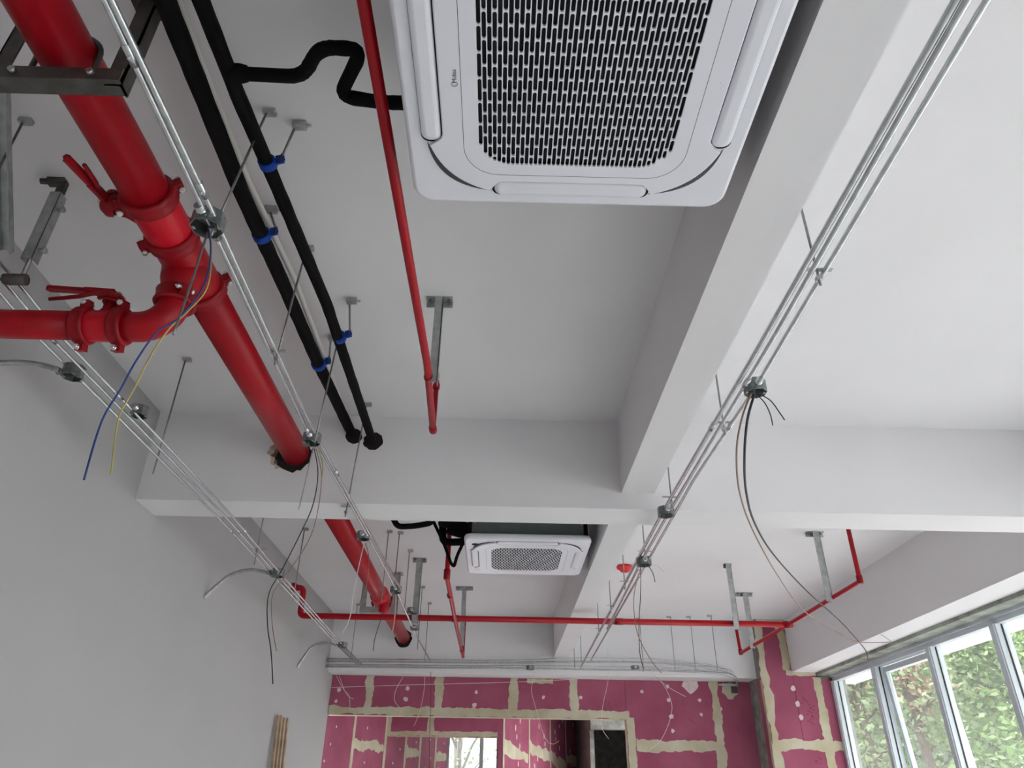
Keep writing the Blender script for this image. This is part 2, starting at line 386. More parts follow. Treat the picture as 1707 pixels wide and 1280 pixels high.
w2b = struct('wall_rear_partition', MB().box((-1.72,12.5,2.36), (0.03,12.62,ZC)), 'concrete', 'pink plasterboard header crossing behind the wide opening')
p2b = Plane((0,12.5,0), (1,0,0), (0,-1,0))
board(p2b, -1.72, -1.03, 2.36, ZC-0.01, w2b); board(p2b, -1.03, 0.03, 2.36, ZC-0.01, w2b)
strip(p2b, -1.69, 2.40, -1.69, 2.9, 0.06, w2b, wob=0.012); strip(p2b, -1.03, 2.40, -1.03, 2.9, 0.11, w2b, wob=0.012)
strip(p2b, -1.71, 2.39, 0.02, 2.40, 0.07, w2b, wob=0.012)
MB().box((-1.72,12.502,2.353), (0.03,12.618,2.36)).build('reveal', 'compound', w2b)
w3 = struct('wall_rear_end', MB().box((-0.95,15.06,3.5), (1.0,15.15,ZC)).box((-0.95,15.06,0),(1.0,15.15,0.5)), 'plaster', 'wall around the bright rear window')
w4 = struct('window_2', MB().box((-0.92,15.05,3.42), (1.0,15.13,3.5)).box((-0.92,15.05,0.5),(1.0,15.13,0.56)), 'alu', 'bright rear window with a grey mullion')  # unseen top raised behind the header to let in more light
for x in (-0.90, -0.27, 0.5): MB().box((x-0.035,15.04,0.56), (x+0.035,15.13,3.42)).build('mullion', 'alu', w4)
MB().box((-0.865,15.09,0.56), (-0.305,15.096,3.42)).build('pane', 'glass', w4)
MB().box((-0.235,15.09,0.56), (0.465,15.096,3.42)).build('pane', 'glass', w4)
# slanting partition
oa, ob = Vector((0.10,12.52,0)), Vector((2.2,18.7,0)); du = (ob-oa).normalized(); dn = Vector((du.y,-du.x,0)); LL = (ob-oa).length
b_ = MB(); b_.poly([oa, ob, ob-dn*0.10, oa-dn*0.10], (0,0,ZC))
w5 = struct('wall_rear_slanted', b_, 'concrete', 'slanting pink plasterboard partition dotted with pale screw dabs')
p5 = Plane(oa, du, dn)
ts = [0, 1.42, 2.83, 4.05, 5.3, 6.5]
for a, b in zip(ts[:-1], ts[1:]):
    zz = 2.20 + random.uniform(-0.1,0.1)
    board(p5, a, b, zz, ZC-0.01, w5); board(p5, a, b, 0, zz, w5)
    strip(p5, a+0.06, zz+0.05, b-0.06, zz-0.05, 0.20, w5, wob=0.05, step=0.12)
    for k in range(9):
        blob(p5, a+random.uniform(.3,1.1), 1.9+k*0.13, 0.028, w5, n=7, sz=1.8)
for a in ts[:-1]: strip(p5, a+0.02, 0.3, a+0.02, 3.2, 0.07, w5, wob=0.006)
MB().box((0.03,12.497,0), (0.10,12.64,ZC-0.01)).build('end_board', 'pinkboard', w5)
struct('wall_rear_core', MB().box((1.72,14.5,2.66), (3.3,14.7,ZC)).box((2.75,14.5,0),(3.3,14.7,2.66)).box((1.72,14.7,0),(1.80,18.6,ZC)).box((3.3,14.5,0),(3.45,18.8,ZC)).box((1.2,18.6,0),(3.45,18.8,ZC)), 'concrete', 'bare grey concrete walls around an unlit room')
w6 = struct('window_3_added', MB().box((2.73,YF+0.15,3.58), (2.83,14.5,ZC)).box((2.73,YF+0.15,0), (2.83,14.5,0.06)), 'alu', 'unseen full height glazing added to light the slanting partition')  # out of view, made full height to brighten the slanting partition
for y in (10.65, 11.9, 13.2, 14.45): MB().box((2.73,y-0.03,0.06), (2.83,y+0.03,3.58)).build('mullion', 'alu', w6)
for y in (10.69, 11.94, 13.24): MB().box((2.785,y,0.06), (2.791,y+1.17,3.58)).build('pane', 'glass', w6)

# ------------------------------------------------------------------ outside
struct('ground_outside', MB().box((4.61,-30,-0.5), (60,60,-0.3)).box((2.96,10.61,-0.5),(4.61,14.39,-0.3)).box((3.51,14.39,-0.5),(4.61,19.6,-0.3)).box((-30,19.7,-0.5),(4.6,75,-0.3)).box((-30,-30,-0.5),(4.6,-3.75,-0.3)), 'ground', 'paved ground outside the windows')
struct('trim_8', MB().box((4.62,-4,3.10), (5.40,11.6,3.30)), 'slab', 'pale concrete eave slab outside the windows')
def tree(x, y, h, rad, m, label, nl=3200, ls=0.16, z0=1.2, thin=False):
    t = thing('tree', label, 'tree', (x,y,-0.3), 'trees outside the windows')
    rnd = random.Random(int(x*100+y*7))
    MB().tube([(x,y,-0.35),(x+.06,y-.05,h*0.3),(x-.04,y+.05,h*0.62),(x,y,h*0.9)], [0.16,0.13,0.09,0.03], 8).build('trunk', 'bark', t)
    br = MB(); cl = []
    for k in range(16 if not thin else 9):
        th = rnd.uniform(0, 6.283); zz = rnd.uniform(z0, h*0.8); rr = rad*rnd.uniform(0.45,0.95)*(1-0.45*max(0,(zz-h*0.55)/(h*0.45)))
        e = Vector((x+rr*math.cos(th), y+rr*math.sin(th), zz+rnd.uniform(0.2,1.0)))
        br.tube([(x,y,zz*0.85), ((x+e.x)/2,(y+e.y)/2,(zz*0.85+e.z)/2+0.15), e], [0.045,0.03,0.012], 5, cap=False); cl.append(e)
        cl.append(Vector(((x+e.x)/2,(y+e.y)/2,(zz+e.z)/2+0.3)))
    br.build('branches', 'bark', t); cl.append(Vector((x,y,h)))
    vs = []; fs = []
    for i in range(nl):
        c = rnd.choice(cl); s_ = 0.75 if not thin else 0.5
        p = c + Vector((rnd.gauss(0,s_*.7), rnd.gauss(0,s_*.7), rnd.gauss(0,s_*.55)))
        d = Vector((rnd.gauss(0,1), rnd.gauss(0,1), rnd.gauss(0,.6))).normalized(); e = d.cross(Vector((rnd.gauss(0,1),rnd.gauss(0,1),rnd.gauss(0,1)))).normalized()
        l = ls*rnd.uniform(.7,1.3); k = len(vs)
        vs += [p, p+d*l*.5+e*l*.28, p+d*l, p+d*l*.5-e*l*.28]; fs.append((k,k+1,k+2,k+3))
    MB().add(vs, fs).build('foliage', m, t, kind='stuff', recalc=False)
    return t
tree(10.4, 12.4, 6.6, 2.4, 'leaf_green', 'deep green leafy tree straight outside the open sash', 11000, 0.15)
tree(8.6, 18.4, 6.8, 2.2, 'leaf_pale', 'pale green tree outside the pane beside the pink pier', 11000, 0.16)
tree(12.6, 18.6, 7.6, 2.7, 'leaf_green', 'tall dense green tree standing behind the reddish one', 11000, 0.17)
tree(9.5, 17.6, 4.9, 0.55, 'leaf_red', 'slender tree with orange red foliage among the green ones', 650, 0.12, z0=3.0, thin=True)
tree(13.6, 12.2, 7.0, 2.5, 'leaf_pale', 'broad pale green tree outside the second wide pane', 11000, 0.17)
tree(11.0, 8.0, 6.6, 2.3, 'leaf_green', 'green tree outside the pane nearest the conduits', 9000, 0.16)
tree(18.0, 16.2, 9.5, 3.4, 'leaf_green', 'largest dark green tree in the back row', 9000, ls=0.32)
tree(13.2, 25.5, 9.5, 3.4, 'leaf_pale', 'hazy tree farthest from the building', 9000, ls=0.34)
tree(10.6, 24.6, 9.0, 2.6, 'leaf_pale', 'tall pale tree behind the one beside the pink pier', 9000, ls=0.30)
tree(20.5, 23.8, 11.0, 3.8, 'leaf_green', 'broad tree closing the back row', 9000, ls=0.36)
tree(17.2, 30.5, 11.0, 3.8, 'leaf_green', 'dark tree behind the hazy one', 9000, ls=0.38)
for k, (x, y, lab) in enumerate(((10.6,3.4,'unseen tree added to screen the sky opposite the cross beam'),(11.2,-1.4,'unseen tree added to screen the sky opposite the near air conditioner'),(10.4,-6.2,'unseen tree added to screen the sky past the end of the window band'))):
    tree(x, y, 6.6, 2.2, 'leaf_green', lab, 3600, 0.26)  # unseen row added to block low sky from the near windows
tree(-0.9, 19.5, 4.2, 1.1, 'leaf_green', 'sparse young tree outside the rear window', 420, ls=0.10, z0=1.4, thin=True)
fb = thing('apartment_building', 'pale apartment block across the yard behind the rear window', 'building', (-1,60,-0.3))
MB().box((-12,60,-0.3), (9,68,9)).build('wall', 'facade', fb)
for i in range(7):
    for j in range(3):
        MB().box((-10+i*2.6,59.95,1.2+j*2.8), (-8.8+i*2.6,60.02,2.8+j*2.8)).build('window', 'facade_glass', fb)

MB().obox((3.835, 7.435, 3.000), (4.134, 7.817, 3.000), 0.006, 0.0015).build('joint_line', 'ink', beamD)
pts = []
for i in range(22):
    q = .115*random.uniform(.93,1.1); t = 2*math.pi*i/22; pts.append(Vector((-1.275+q*math.cos(t), 10.1, 3.375+q*math.sin(t))))
MB().poly(pts, (0,-.003,0)).build('pipe_hole', 'hole', beamC)

# ------------------------------------------------------------------ cassette air conditioner
def rrect(hx, hy, r, n=8):
    pts = []
    for cx, cy, a0 in ((hx-r,hy-r,0),(-hx+r,hy-r,90),(-hx+r,-hy+r,180),(hx-r,-hy+r,270)):
        for k in range(n+1):
            t = math.radians(a0 + 90*k/n); pts.append((cx+r*math.cos(t), cy+r*math.sin(t)))
    return pts
def loft(mb, loops, smooth=True, cap_last=True, cap_first=False):
    n = len(loops[0]); vs = [p for l in loops for p in l]; fs = []
    for i in range(len(loops)-1):
        fs += [(i*n+k, i*n+(k+1)%n, (i+1)*n+(k+1)%n, (i+1)*n+k) for k in range(n)]
    mb.add(vs, fs, smooth); k0 = len(mb.v)-len(vs)
    if cap_last: mb.f.append(tuple(k0+(len(loops)-1)*n+k for k in range(n))); mb.sm.append(False)
    if cap_first: mb.f.append(tuple(k0+k for k in reversed(range(n)))); mb.sm.append(False)
    return mb
def make_ac(x, y, z, label):
    t = thing('cassette_air_conditioner', label, 'air conditioner', (x,y,z))
    o = Vector((x,y,z))
    def L(pts, zz, f=1.0): return [o+Vector((a*f,b*f,zz)) for a, b in pts]
    # body above the panel
    MB().box((x-.42,y-.42,z+.045), (x+.42,y+.42,z+.30)).build('casing', 'ac_case', t)
    for s in (-1,1): MB().box((x+s*.42,y-.43,z+.046), (x+s*.45,y+.43,z+.28)).build('insulation', 'foam', t)
    for sx in (-1,1):
        for sy in (-1,1):
            MB().cyl((x+sx*.40,y+sy*.47,z+.12), (x+sx*.40,y+sy*.47,ZC), .005, 8).build('hanger_rod', 'steel_rod', t)
            MB().box((x+sx*.40-.02,y+sy*.42,z+.16), (x+sx*.40+.02,y+sy*.485,z+.164)).build('hanger_lug', 'galv_dull', t)
    # outer panel
    m = MB(); R = lambda h, r: rrect(h, h, r, 8)
    loft(m, [L(R(.45,.05),.05), L(R(.468,.055),.045), L(R(.475,.06),.03), L(R(.475,.06),.012), L(R(.471,.057),.004), L(R(.462,.05),0)], True)
    m.build('panel', 'ac_white', t)
    # inner panel with notches for the flaps and bowed corners
    q = [(.372,0),(.372,.205),(.376,.216),(.388,.228),(.410,.243)]
    arc = []
    for k in range(1,12):
        f = k/12; a = Vector((.410,.243)); b = Vector((.243,.410)); c = Vector((.372,.372))
        arc.append(tuple(a*(1-f)**2 + c*2*f*(1-f) + b*f*f))
    quad = q + arc + [(b,a) for a, b in reversed(q)]
    loop = []
    for k in range(4):
        cs, sn = ((1,0),(0,1),(-1,0),(0,-1))[k]
        loop += [(a*cs-b*sn, a*sn+b*cs) for a, b in quad[:-1]]
    gx, gy = .2860, .3160
    def onrect(a, b):
        f = min(gx/abs(a) if a else 9e9, gy/abs(b) if b else 9e9); return (a*f, b*f)
    ang = lambda p: math.atan2(p[1], p[0])
    # insert points on the outline where the grille corners lie
    for cxn, cyn in ((gx,gy),(-gx,gy),(-gx,-gy),(gx,-gy)):
        A = math.atan2(cyn,cxn)
        for i in range(len(loop)):
            a0, a1 = ang(loop[i]), ang(loop[(i+1)%len(loop)])
            if a1 < a0: a1 += 2*math.pi
            AA = A if A >= a0 else A+2*math.pi
            if a0 < AA < a1 and a1-a0 < 1:
                f = (AA-a0)/(a1-a0); p, r_ = loop[i], loop[(i+1)%len(loop)]
                loop.insert(i+1, (p[0]+(r_[0]-p[0])*f, p[1]+(r_[1]-p[1])*f)); break
    m = MB(); ZP = -.012
    loft(m, [L(loop,.002), L(loop,-.008), L(loop,ZP+.001,.997), L(loop,ZP,.990), [o+Vector((*onrect(a,b),ZP)) for a, b in loop]], False, cap_last=False)
    m.build('inner_panel', 'ac_white', t)
    # grille: plate pierced by staggered slots
    g = MB(); nc = 44; px = 2*gx/nc; pitch = .0725; hw = .0052; br = .0032
    def blim(a):
        bx, by, r_ = .276, .305, .095
        if abs(a) > bx: return 0
        if abs(a) <= bx-r_: return by
        d = abs(a)-(bx-r_); return by-r_+math.sqrt(max(0, r_*r_-d*d))
    na = 4
    for i in range(nc):
        xc = -gx + px*(i+.5); x0, x1 = xc-px/2, xc+px/2; lim = min(blim(xc-.003), blim(xc+.003))
        edges = []
        y_ = -gy - pitch*2 + (pitch/2 if i % 2 else 0) + 0.01
        slots = []
        while y_ < gy:
            a, b = max(y_+br/2, -lim), min(y_+pitch-br/2, lim)
            if b-a > .009: slots.append((a,b))
            y_ += pitch
        cur = -gy
        def quad_(ya, yb):
            if yb-ya > 1e-6: g.add([o+Vector((x0,ya,ZP)),o+Vector((x1,ya,ZP)),o+Vector((x1,yb,ZP)),o+Vector((x0,yb,ZP))], [(0,3,2,1)])
        for a, b in slots:
            a0, b0 = a-br/2, b+br/2
            quad_(cur, a0); cur = b0
            inner = []; outer = []
            for k in range(na+1):
                th = math.pi*k/na; inner.append((xc+hw*math.cos(th), b-hw+hw*math.sin(th)))
            for k in range(na+1):
                th = math.pi+math.pi*k/na; inner.append((xc+hw*math.cos(th), a+hw+hw*math.sin(th)))
            outer = [(x1,b-hw),(x1,b0),(xc,b0),(x0,b0),(x0,b-hw),(x0,a+hw),(x0,a0),(xc,a0),(x1,a0),(x1,a+hw)]
            n = len(inner)
            vs = [o+Vector((*p,ZP)) for p in outer] + [o+Vector((*p,ZP)) for p in inner] + [o+Vector((*p,ZP+.006)) for p in inner]
            g.add(vs, [(k,(k+1)%n,n+(k+1)%n,n+k) for k in range(n)] + [(n+k,n+(k+1)%n,2*n+(k+1)%n,2*n+k) for k in range(n)])
        quad_(cur, gy)
    g.build('grille', 'ac_white', t, recalc=False)
    MB().box((x-gx+.002,y-gy+.002,z-.0012), (x+gx-.002,y+gy-.002,z-.0002)).build('filter', 'ac_dark', t)
    # seam round the grille lid
    m = MB(); a = rrect(.315,.345,.10,8); b = rrect(.3135,.3435,.099,8)
    loft(m, [L(a,ZP-.0002), L(b,ZP-.0002)], False, cap_last=False); m.build('seam', 'ink', t)
    # four flaps, each over a dark air outlet
    for k in range(4):
        cs, sn = ((1,0),(0,1),(-1,0),(0,-1))[k]
        rot = lambda pts: [(p*cs-q_*sn, p*sn+q_*cs) for p, q_ in pts]
        w = rrect(.0337,.236,.024,6); w = [(p+.3985, q_) for p, q_ in w]
        m = MB(); loft(m, [L(rot(w),-.0003), L(rot(w),-.0018)], False); m.build('air_outlet', 'ac_dark', t)
        f0 = [(p+.4035, q_) for p, q_ in rrect(.0275,.228,.024,6)]; f1 = [(p+.4035, q_) for p, q_ in rrect(.024,.223,.021,6)]
        f2 = [(p+.4035, q_) for p, q_ in rrect(.012,.212,.010,6)]
        m = MB(); loft(m, [L(rot(f0),0), L(rot(f0),-.004), L(rot(f1),-.0085), L(rot(f2),-.0105)], True); m.build('flap', 'ac_white', t)
        # dark crescent plate painted as the shade inside the bowed corner groove
        A_, B_ = Vector((.418,.236)), Vector((.236,.418)); n_ = 14; ci = []; co_ = []
        for i in range(n_+1):
            f = i/n_
            ci.append(tuple(A_*(1-f)**2 + Vector((.366,.366))*2*f*(1-f) + B_*f*f)); co_.append(tuple(A_*(1-f)**2 + Vector((.402,.402))*2*f*(1-f) + B_*f*f))
        m = MB(); m.poly([o+Vector((*p,-.0002)) for p in rot(ci)+rot(co_)[::-1]], (0,0,-.001)); m.build('corner_shade', 'ac_groove_shade', t)
    return t
def ac_text(t, body, loc, size, xdir, ydir, m, ring=None):
    cu = bpy.data.curves.new('logo', 'FONT'); cu.body = body; cu.size = size; cu.extrude = .0002; cu.align_x = 'LEFT'
    tmp = bpy.data.objects.new('logo_tmp', cu); C.objects.link(tmp)
    me = bpy.data.meshes.new_from_object(tmp.evaluated_get(bpy.context.evaluated_depsgraph_get()))
    bpy.data.objects.remove(tmp, do_unlink=True)
    X = Vector(xdir); Y = Vector(ydir); o = Vector(loc)
    m_ = MB(); m_.add([o+X*v.co.x+Y*v.co.y for v in me.vertices], [tuple(p.vertices) for p in me.polygons])
    if ring:
        pts = [o+X*(ring*math.cos(a)*.9-ring*.4)+Y*(ring*math.sin(a)+size*.34) for a in [math.radians(40+k*18) for k in range(16)]]
        m_.tube(pts, .0006, 5)
    return m_.build('logo', m, t)
AC1 = make_ac(.187, 1.175, 3.10, 'large white ceiling cassette air conditioner hanging in the near bay beside the beam')
ac_text(AC1, 'Midea', (-.138, 1.211, 3.0875), .0165, (0,-1,0), (-1,0,0), 'ink', ring=.0075)
for dx, dy in ((.535,1.19),(.538,1.205),(.544,1.198)): MB().cyl((dx,dy,3.0885), (dx,dy,3.0877), .0014, 8).build('indicator', 'mark', AC1)
AC2 = make_ac(.203, 5.645, 3.17, 'smaller looking white cassette air conditioner in the far bay, dark casing showing above')
MB().rings((-.19,5.30,3.1705), (0,0,-1), [(0,.026),(.003,.026),(.0035,.02)], 16).build('corner_cap', 'ac_dark', AC2)

# ------------------------------------------------------------------ fire main with couplings, tee and valves
def coupling(p, axis, r, parent, ang, w=.062, name='coupling'):
    p = Vector(p); d = Vector(axis).normalized()
    m = MB().rings(p-d*w/2, d, [(0,r+.004),(0,r+.012),(.008,r+.017),(w*.3,r+.013),(w*.7,r+.013),(w-.008,r+.017),(w,r+.012),(w,r+.004)], 32)
    a = d.cross(Vector((0,0,1)))
    if a.length < .1: a = d.cross(Vector((1,0,0)))
    a.normalize(); b = d.cross(a); bolts = []
    for s in (0, math.pi):
        e = a*math.cos(ang+s)+b*math.sin(ang+s); tn = d.cross(e)
        c = p+e*(r+.026)
        m.obox(c-tn*.018, c+tn*.018, w*.62, .034, up=e)
        bolts.append((c+e*.006, tn))
    o = m.build(name, 'red_dark', parent)
    for c, tn in bolts:
        MB().cyl(c-tn*.042, c+tn*.034, .0065, 8).cyl(c+tn*.019, c+tn*.030, .0115, 6).cyl(c-tn*.036, c-tn*.022, .0115, 6).build('bolt', 'bolt', o)
    return o
XM, ZM, RM = -1.305, 3.385, .0825
main = thing('fire_main_pipe', 'thick glossy red fire main pipe running through the cross beam', 'pipe', (XM, 2.3, ZM))
MB().cyl((XM,-3.4,ZM), (XM,1.95,ZM), RM, 40).build('pipe', 'red', main)
MB().cyl((XM,2.47,ZM), (XM,4.30,ZM), RM, 40).build('pipe', 'red', main)
MB().cyl((XM+.03,4.40,ZM-.005), (XM+.03,10.2,ZM-.005), RM, 40).build('pipe', 'red', main)
coupling((XM,1.95,ZM), (0,1,0), RM, main, 2.6)
coupling((XM,2.165,ZM), (0,1,0), RM, main, 2.6)
coupling((XM,2.50,ZM), (0,1,0), RM, main, 2.6)
tee = MB().rings((XM,2.17,ZM), (0,1,0), [(0,RM),(.02,RM+.004),(.08,RM+.007),(.24,RM+.007),(.31,RM+.004),(.33,RM)], 36)
tee.rings((XM,2.325,ZM-.03), (0,0,-1), [(0,.088),(.07,.080),(.10,.070),(.145,.064)], 28)
tee.build('tee', 'red', main)
coupling((XM,2.325,3.20), (0,0,1), .064, main, .75, w=.066)
el = [Vector((XM,2.325,3.21))]
for k in range(13):
    t = math.pi/2*k/12; el.append(Vector((XM-.115+.115*math.cos(t), 2.325, 3.18-.115*math.sin(t))))
el.append(Vector((XM-.16,2.325,3.065)))
MB().tube(el, .059, 28).build('elbow', 'red', main)
coupling((-1.485,2.325,3.065), (1,0,0), .058, main, 1.9, w=.052)
coupling((-1.625,2.325,3.065), (1,0,0), .058, main, 1.9, w=.052)
MB().cyl((-1.62,2.325,3.065), (-2.23,2.325,3.065), .057, 32).build('branch_pipe', 'red', main)
coupling((XM+.03,8.05,ZM-.005), (0,1,0), RM, main, 2.9, w=.07)
MB().rings((XM+.03,7.70,ZM-.005), (0,1,0), [(0,RM),(.02,RM+.012),(.06,RM+.018),(.24,RM+.018),(.28,RM+.01),(.3,RM)], 28).rings((XM+.07,7.86,ZM-.06), (.1,0,-1), [(0,.06),(.06,.055),(.10,.055),(.115,.04)], 20).build('tee', 'red_bright', main)

def lever(parent, base, tip, trig, up, m='red_dark'):
    base, tip, trig = Vector(base), Vector(tip), Vector(trig); d = (tip-base)
    lo = MB(); u = Vector(up)
    lo.obox(base, base+d*.45, .032, .018, up=u); lo.obox(base+d*.43, tip, .027, .015, up=u)
    lo.tube([tip-d*.02, tip+d.normalized()*.006], [.013,.008], 8)
    l = lo.build('lever', m, parent)
    MB().tube([base+d*.25, base*.45+trig*.55, trig], [.010,.009,.008], 7).build('trigger', m, l)
def valve(label, c, axis, r, stem, head, lev, loc):
    v = thing('butterfly_valve', label, 'valve', loc); c = Vector(c); d = Vector(axis); L_ = (.20 if r > .07 else .13)
    MB().rings(c-d*L_/2, d, [(0,r*.97),(.012,r*1.0),(.03,r*1.06),(L_-.03,r*1.06),(L_-.012,r*1.0),(L_,r*.97)], 36).build('body', 'red_bright', v)
    s0, s1 = Vector(stem[0]), Vector(stem[1])
    MB().tube([s0,(s0+s1)/2,s1], [.036,.026,.030], 14).build('neck', 'red_dark', v)
    h = MB(); e = (s1-s0).normalized(); lv = (Vector(lev[1])-Vector(lev[0])).normalized()
    h.rings(s1, e, [(0,.040),(.012,.044),(.022,.044),(.045,.030),(.052,.018)], 14)
    n_ = e.cross(lv).normalized()
    for k in range(-4,5):
        q = s1 + e*.012 + (n_*math.cos(k*.24)-lv*math.sin(k*.24)*1.0)*.052
        h.cbox(q, (.012,.012,.012))
    ho = h.build('gear_head', 'red_dark', v)
    MB().cyl(s1+e*.05, s1+e*.062, .010, 6).build('bolt', 'bolt', ho)
    lever(v, *lev, up=e)
    return v
valve('red butterfly valve with lever on the thick fire main', (XM,2.055,ZM), (0,1,0), RM,
      ((XM-.07,2.055,ZM), (XM-.150,2.015,ZM+.005)), None,
      ((XM-.165,1.985,ZM+.005), (-1.475,1.728,3.335), (-1.435,1.765,3.342)), (XM,2.055,ZM))
valve('red butterfly valve with lever on the thin branch pipe', (-1.555,2.325,3.065), (1,0,0), .058,
      ((-1.555,2.325,3.11), (-1.545,2.325,3.165)), None,
      ((-1.55,2.325,3.225), (-1.82,2.325,3.240), (-1.80,2.325,3.188)), (-1.555,2.325,3.065))

# hole and rust where the pipes pierce the cross beam
pB = Plane((0,YB0,0), (1,0,0), (0,-1,0))
def ragged(a, z, r, m, d, n=22, sz=1.0, name='pipe_hole', lo=.93, hi=1.08): 
    pts = []
    for i in range(n):
        q = r*random.uniform(lo,hi); t = 2*math.pi*i/n; pts.append(pB.p(a+q*math.cos(t), z+q*sz*math.sin(t), 0))
    return MB().poly(pts, pB.n*d).build(name, m, beamB)
ragged(XM-.06, ZM, .118, 'rust', .0006, n=34, name='rust_stain', lo=.8, hi=1.15)
ragged(XM-.045, ZM+.002, .104, 'rust_dark', .0012, n=34, name='rust_stain', lo=.85, hi=1.12)
ragged(XM-.012, ZM-.012, .112, 'hole', .0024, n=30)

def trapeze(label, x0, x1, y, z, loc, ub=True, w=.05, kind='steel_dark', pr=RM, pxz=None):
    t = thing('pipe_hanger_frame', label, 'hanger', loc)
    # angle-steel cross bar: upright leg and flat leg
    MB().box((x0-w/2,y-.005,z-w), (x1+w/2,y,z)).box((x0-w/2,y,z-w), (x1+w/2,y+w,z-w+.006)).build('cross_bar', kind, t)
    for x in (x0, x1):
        p = MB().box((x-w/2,y+w*.2,z-w), (x+w/2,y+w*.2+.006,ZC-.006)).box((x+(w/2-.006 if x==x1 else -w/2),y+w*.2,z-w),(x+(w/2 if x==x1 else -w/2+.006),y+w*1.1,ZC-.006)).build('post', kind, t)
        MB().box((x-.06,y-.04,ZC-.006), (x+.06,y+.08,ZC)).build('top_plate', kind, t)
    for x in (x0+.06, x1-.06): MB().cyl((x,y-.006,z-w*.5), (x,y-.018,z-w*.5), .011, 6).build('bolt', 'galv_dull', t)
    if ub:
        cx, cz = pxz; pts = [(cx+(pr+.008)*math.cos(a), y+.02, cz+(pr+.008)*math.sin(a)) for a in [math.pi*k/16 for k in range(17)]]
        MB().tube([(cx+pr+.008,y+.02,z-.03)]+pts+[(cx-pr-.008,y+.02,z-.03)], .008, 8).build('u_bolt', 'steel_dark', t)
    return t
trapeze('dark angle steel hanger frame under the fire main, beside the shiny conduits', -1.475, -1.135, 1.36, 3.302, (XM,1.36,3.25), pxz=(XM,ZM))
trapeze('grey steel hanger frame under the fire main beyond the cross beam', -1.47, -1.13, 7.95, 3.295, (XM,7.95,3.24), pxz=(XM+.03,ZM), kind='galv_dull', w=.06)

# ------------------------------------------------------------------ insulated refrigerant lines and drain
def pipe(name, label, cat, pts, r, m, n=16, group=None, rad=None, loc=None):
    pts = fillet(pts, rad) if rad else pts
    return MB().tube(pts, r, n).build(name, m, label=label, cat=cat, group=group, origin=loc or pts[0])
def foam_run(pts, r):
    out = []; R = []
    P = [Vector(p) for p in pts]
    for i in range(len(P)-1):
        n = max(2, int((P[i+1]-P[i]).length/.05))
        for k in range(n): out.append(P[i].lerp(P[i+1], k/n)); R.append(r*random.uniform(.955,1.04))
    out.append(P[-1]); R.append(r); return out, R
p1 = thing('insulated_pipe', 'thicker black foam insulated pipe beside the white drain pipe', 'pipe', (-0.998, 2.161, 3.530))
a, R = foam_run([(-1.03,-2.5,3.53), (-1.024, 1.290, 3.530), (-1.035, 2.064, 3.530), (-1.019, 2.597, 3.530), (-1.005, 3.323, 3.530), (-0.982, 4.160, 3.547), (-0.980, 4.230, 3.556)], .0315)
MB().tube(a, R, 18).build('sleeve', 'foam', p1)
p2_ = thing('insulated_pipe', 'thinner black foam insulated pipe with a zigzag branch to the air conditioner', 'pipe', (-0.849, 1.937, 3.500))
a, R = foam_run([(-.90,-2.5,3.5), (-0.904, 1.268, 3.500), (-0.897, 1.597, 3.500), (-0.877, 1.967, 3.500), (-0.837, 2.749, 3.500), (-0.833, 4.160, 3.482), (-0.842, 4.230, 3.503)], .026)
MB().tube(a, R, 18).build('sleeve', 'foam', p2_)
zz = fillet([(-0.888, 1.511, 3.500), (-0.659, 1.502, 3.480), (-0.582, 1.388, 3.470), (-0.450, 1.385, 3.460), (-0.548, 1.547, 3.450), (-0.406, 1.560, 3.440), (-0.246, 1.525, 3.400), (-.2,1.35,3.38)], .05)
a, R = foam_run(zz, .0225)
MB().tube(a, R, 16).rings((-0.892, 1.511, 3.500), (1,0,0), [(-.02,.024),(.0,.032),(.03,.031),(.05,.026),(.055,.02)], 14).build('branch', 'foam', p2_)
pipe('drain_pipe', 'thin white plastic drain pipe between the two black insulated pipes', 'pipe', [(-.955,-2.5,3.60), (-1.023, 1.647, 3.590), (-1.020, 2.059, 3.590), (-0.985, 2.671, 3.590), (-0.980, 4.160, 3.564), (-0.985, 4.220, 3.577)], .0125, 'pvc', 14)
hp = (-0.956, 4.190, 3.515); ragged(hp[0], hp[2], .052, 'hole', .002, n=20)
hp = (-0.830, 4.190, 3.484); ragged(hp[0], hp[2], .062, 'hole', .002, n=20)

def pclamp(c, d, r, label, rodtop, group):
    t = thing('pipe_clamp', label, 'clamp', c, group); c = Vector(c); d = Vector(d).normalized()
    MB().rings(c-d*.016, d, [(0,r+.001),(0,r+.006),(.032,r+.006),(.032,r+.001)], 22).build('band', 'blue', t)
    e = Vector((1,0,.35)).normalized()
    MB().obox(c+e*(r+.002), c+e*(r+.034), .03, .008, up=d).obox(c+e*(r+.002)+Vector((0,0,.012)), c+e*(r+.034)+Vector((0,0,.012)), .03, .006, up=d).build('ear', 'blue', t)
    MB().cyl(c+e*(r+.022)-Vector((0,0,.012)), c+e*(r+.022)+Vector((0,0,.03)), .006, 8).build('screw', 'steel_dark', t)
    rt = Vector(rodtop); rb = c+e*(r+.024)+Vector((0,0,.02))
    MB().cyl(rb, (rt.x,rt.y,ZC), .005, 8).build('threaded_rod', 'steel_rod', t)
    MB().cbox((rt.x+.012,rt.y,ZC-.012), (.05,.03,.024)).cyl((rt.x+.03,rt.y,ZC-.012),(rt.x+.055,rt.y,ZC-.014),.006,6).build('ceiling_anchor', 'galv_dull', t)
    return t
dP = Vector((-0.837, 2.749, 3.500))-Vector((-0.904, 1.268, 3.500))
pclamp((-0.879, 1.885, 3.500), dP, .026, 'blue clamp on the thinner black pipe below the zigzag branch', (-0.787, 1.837, 3.660), 'blue pipe clamps')
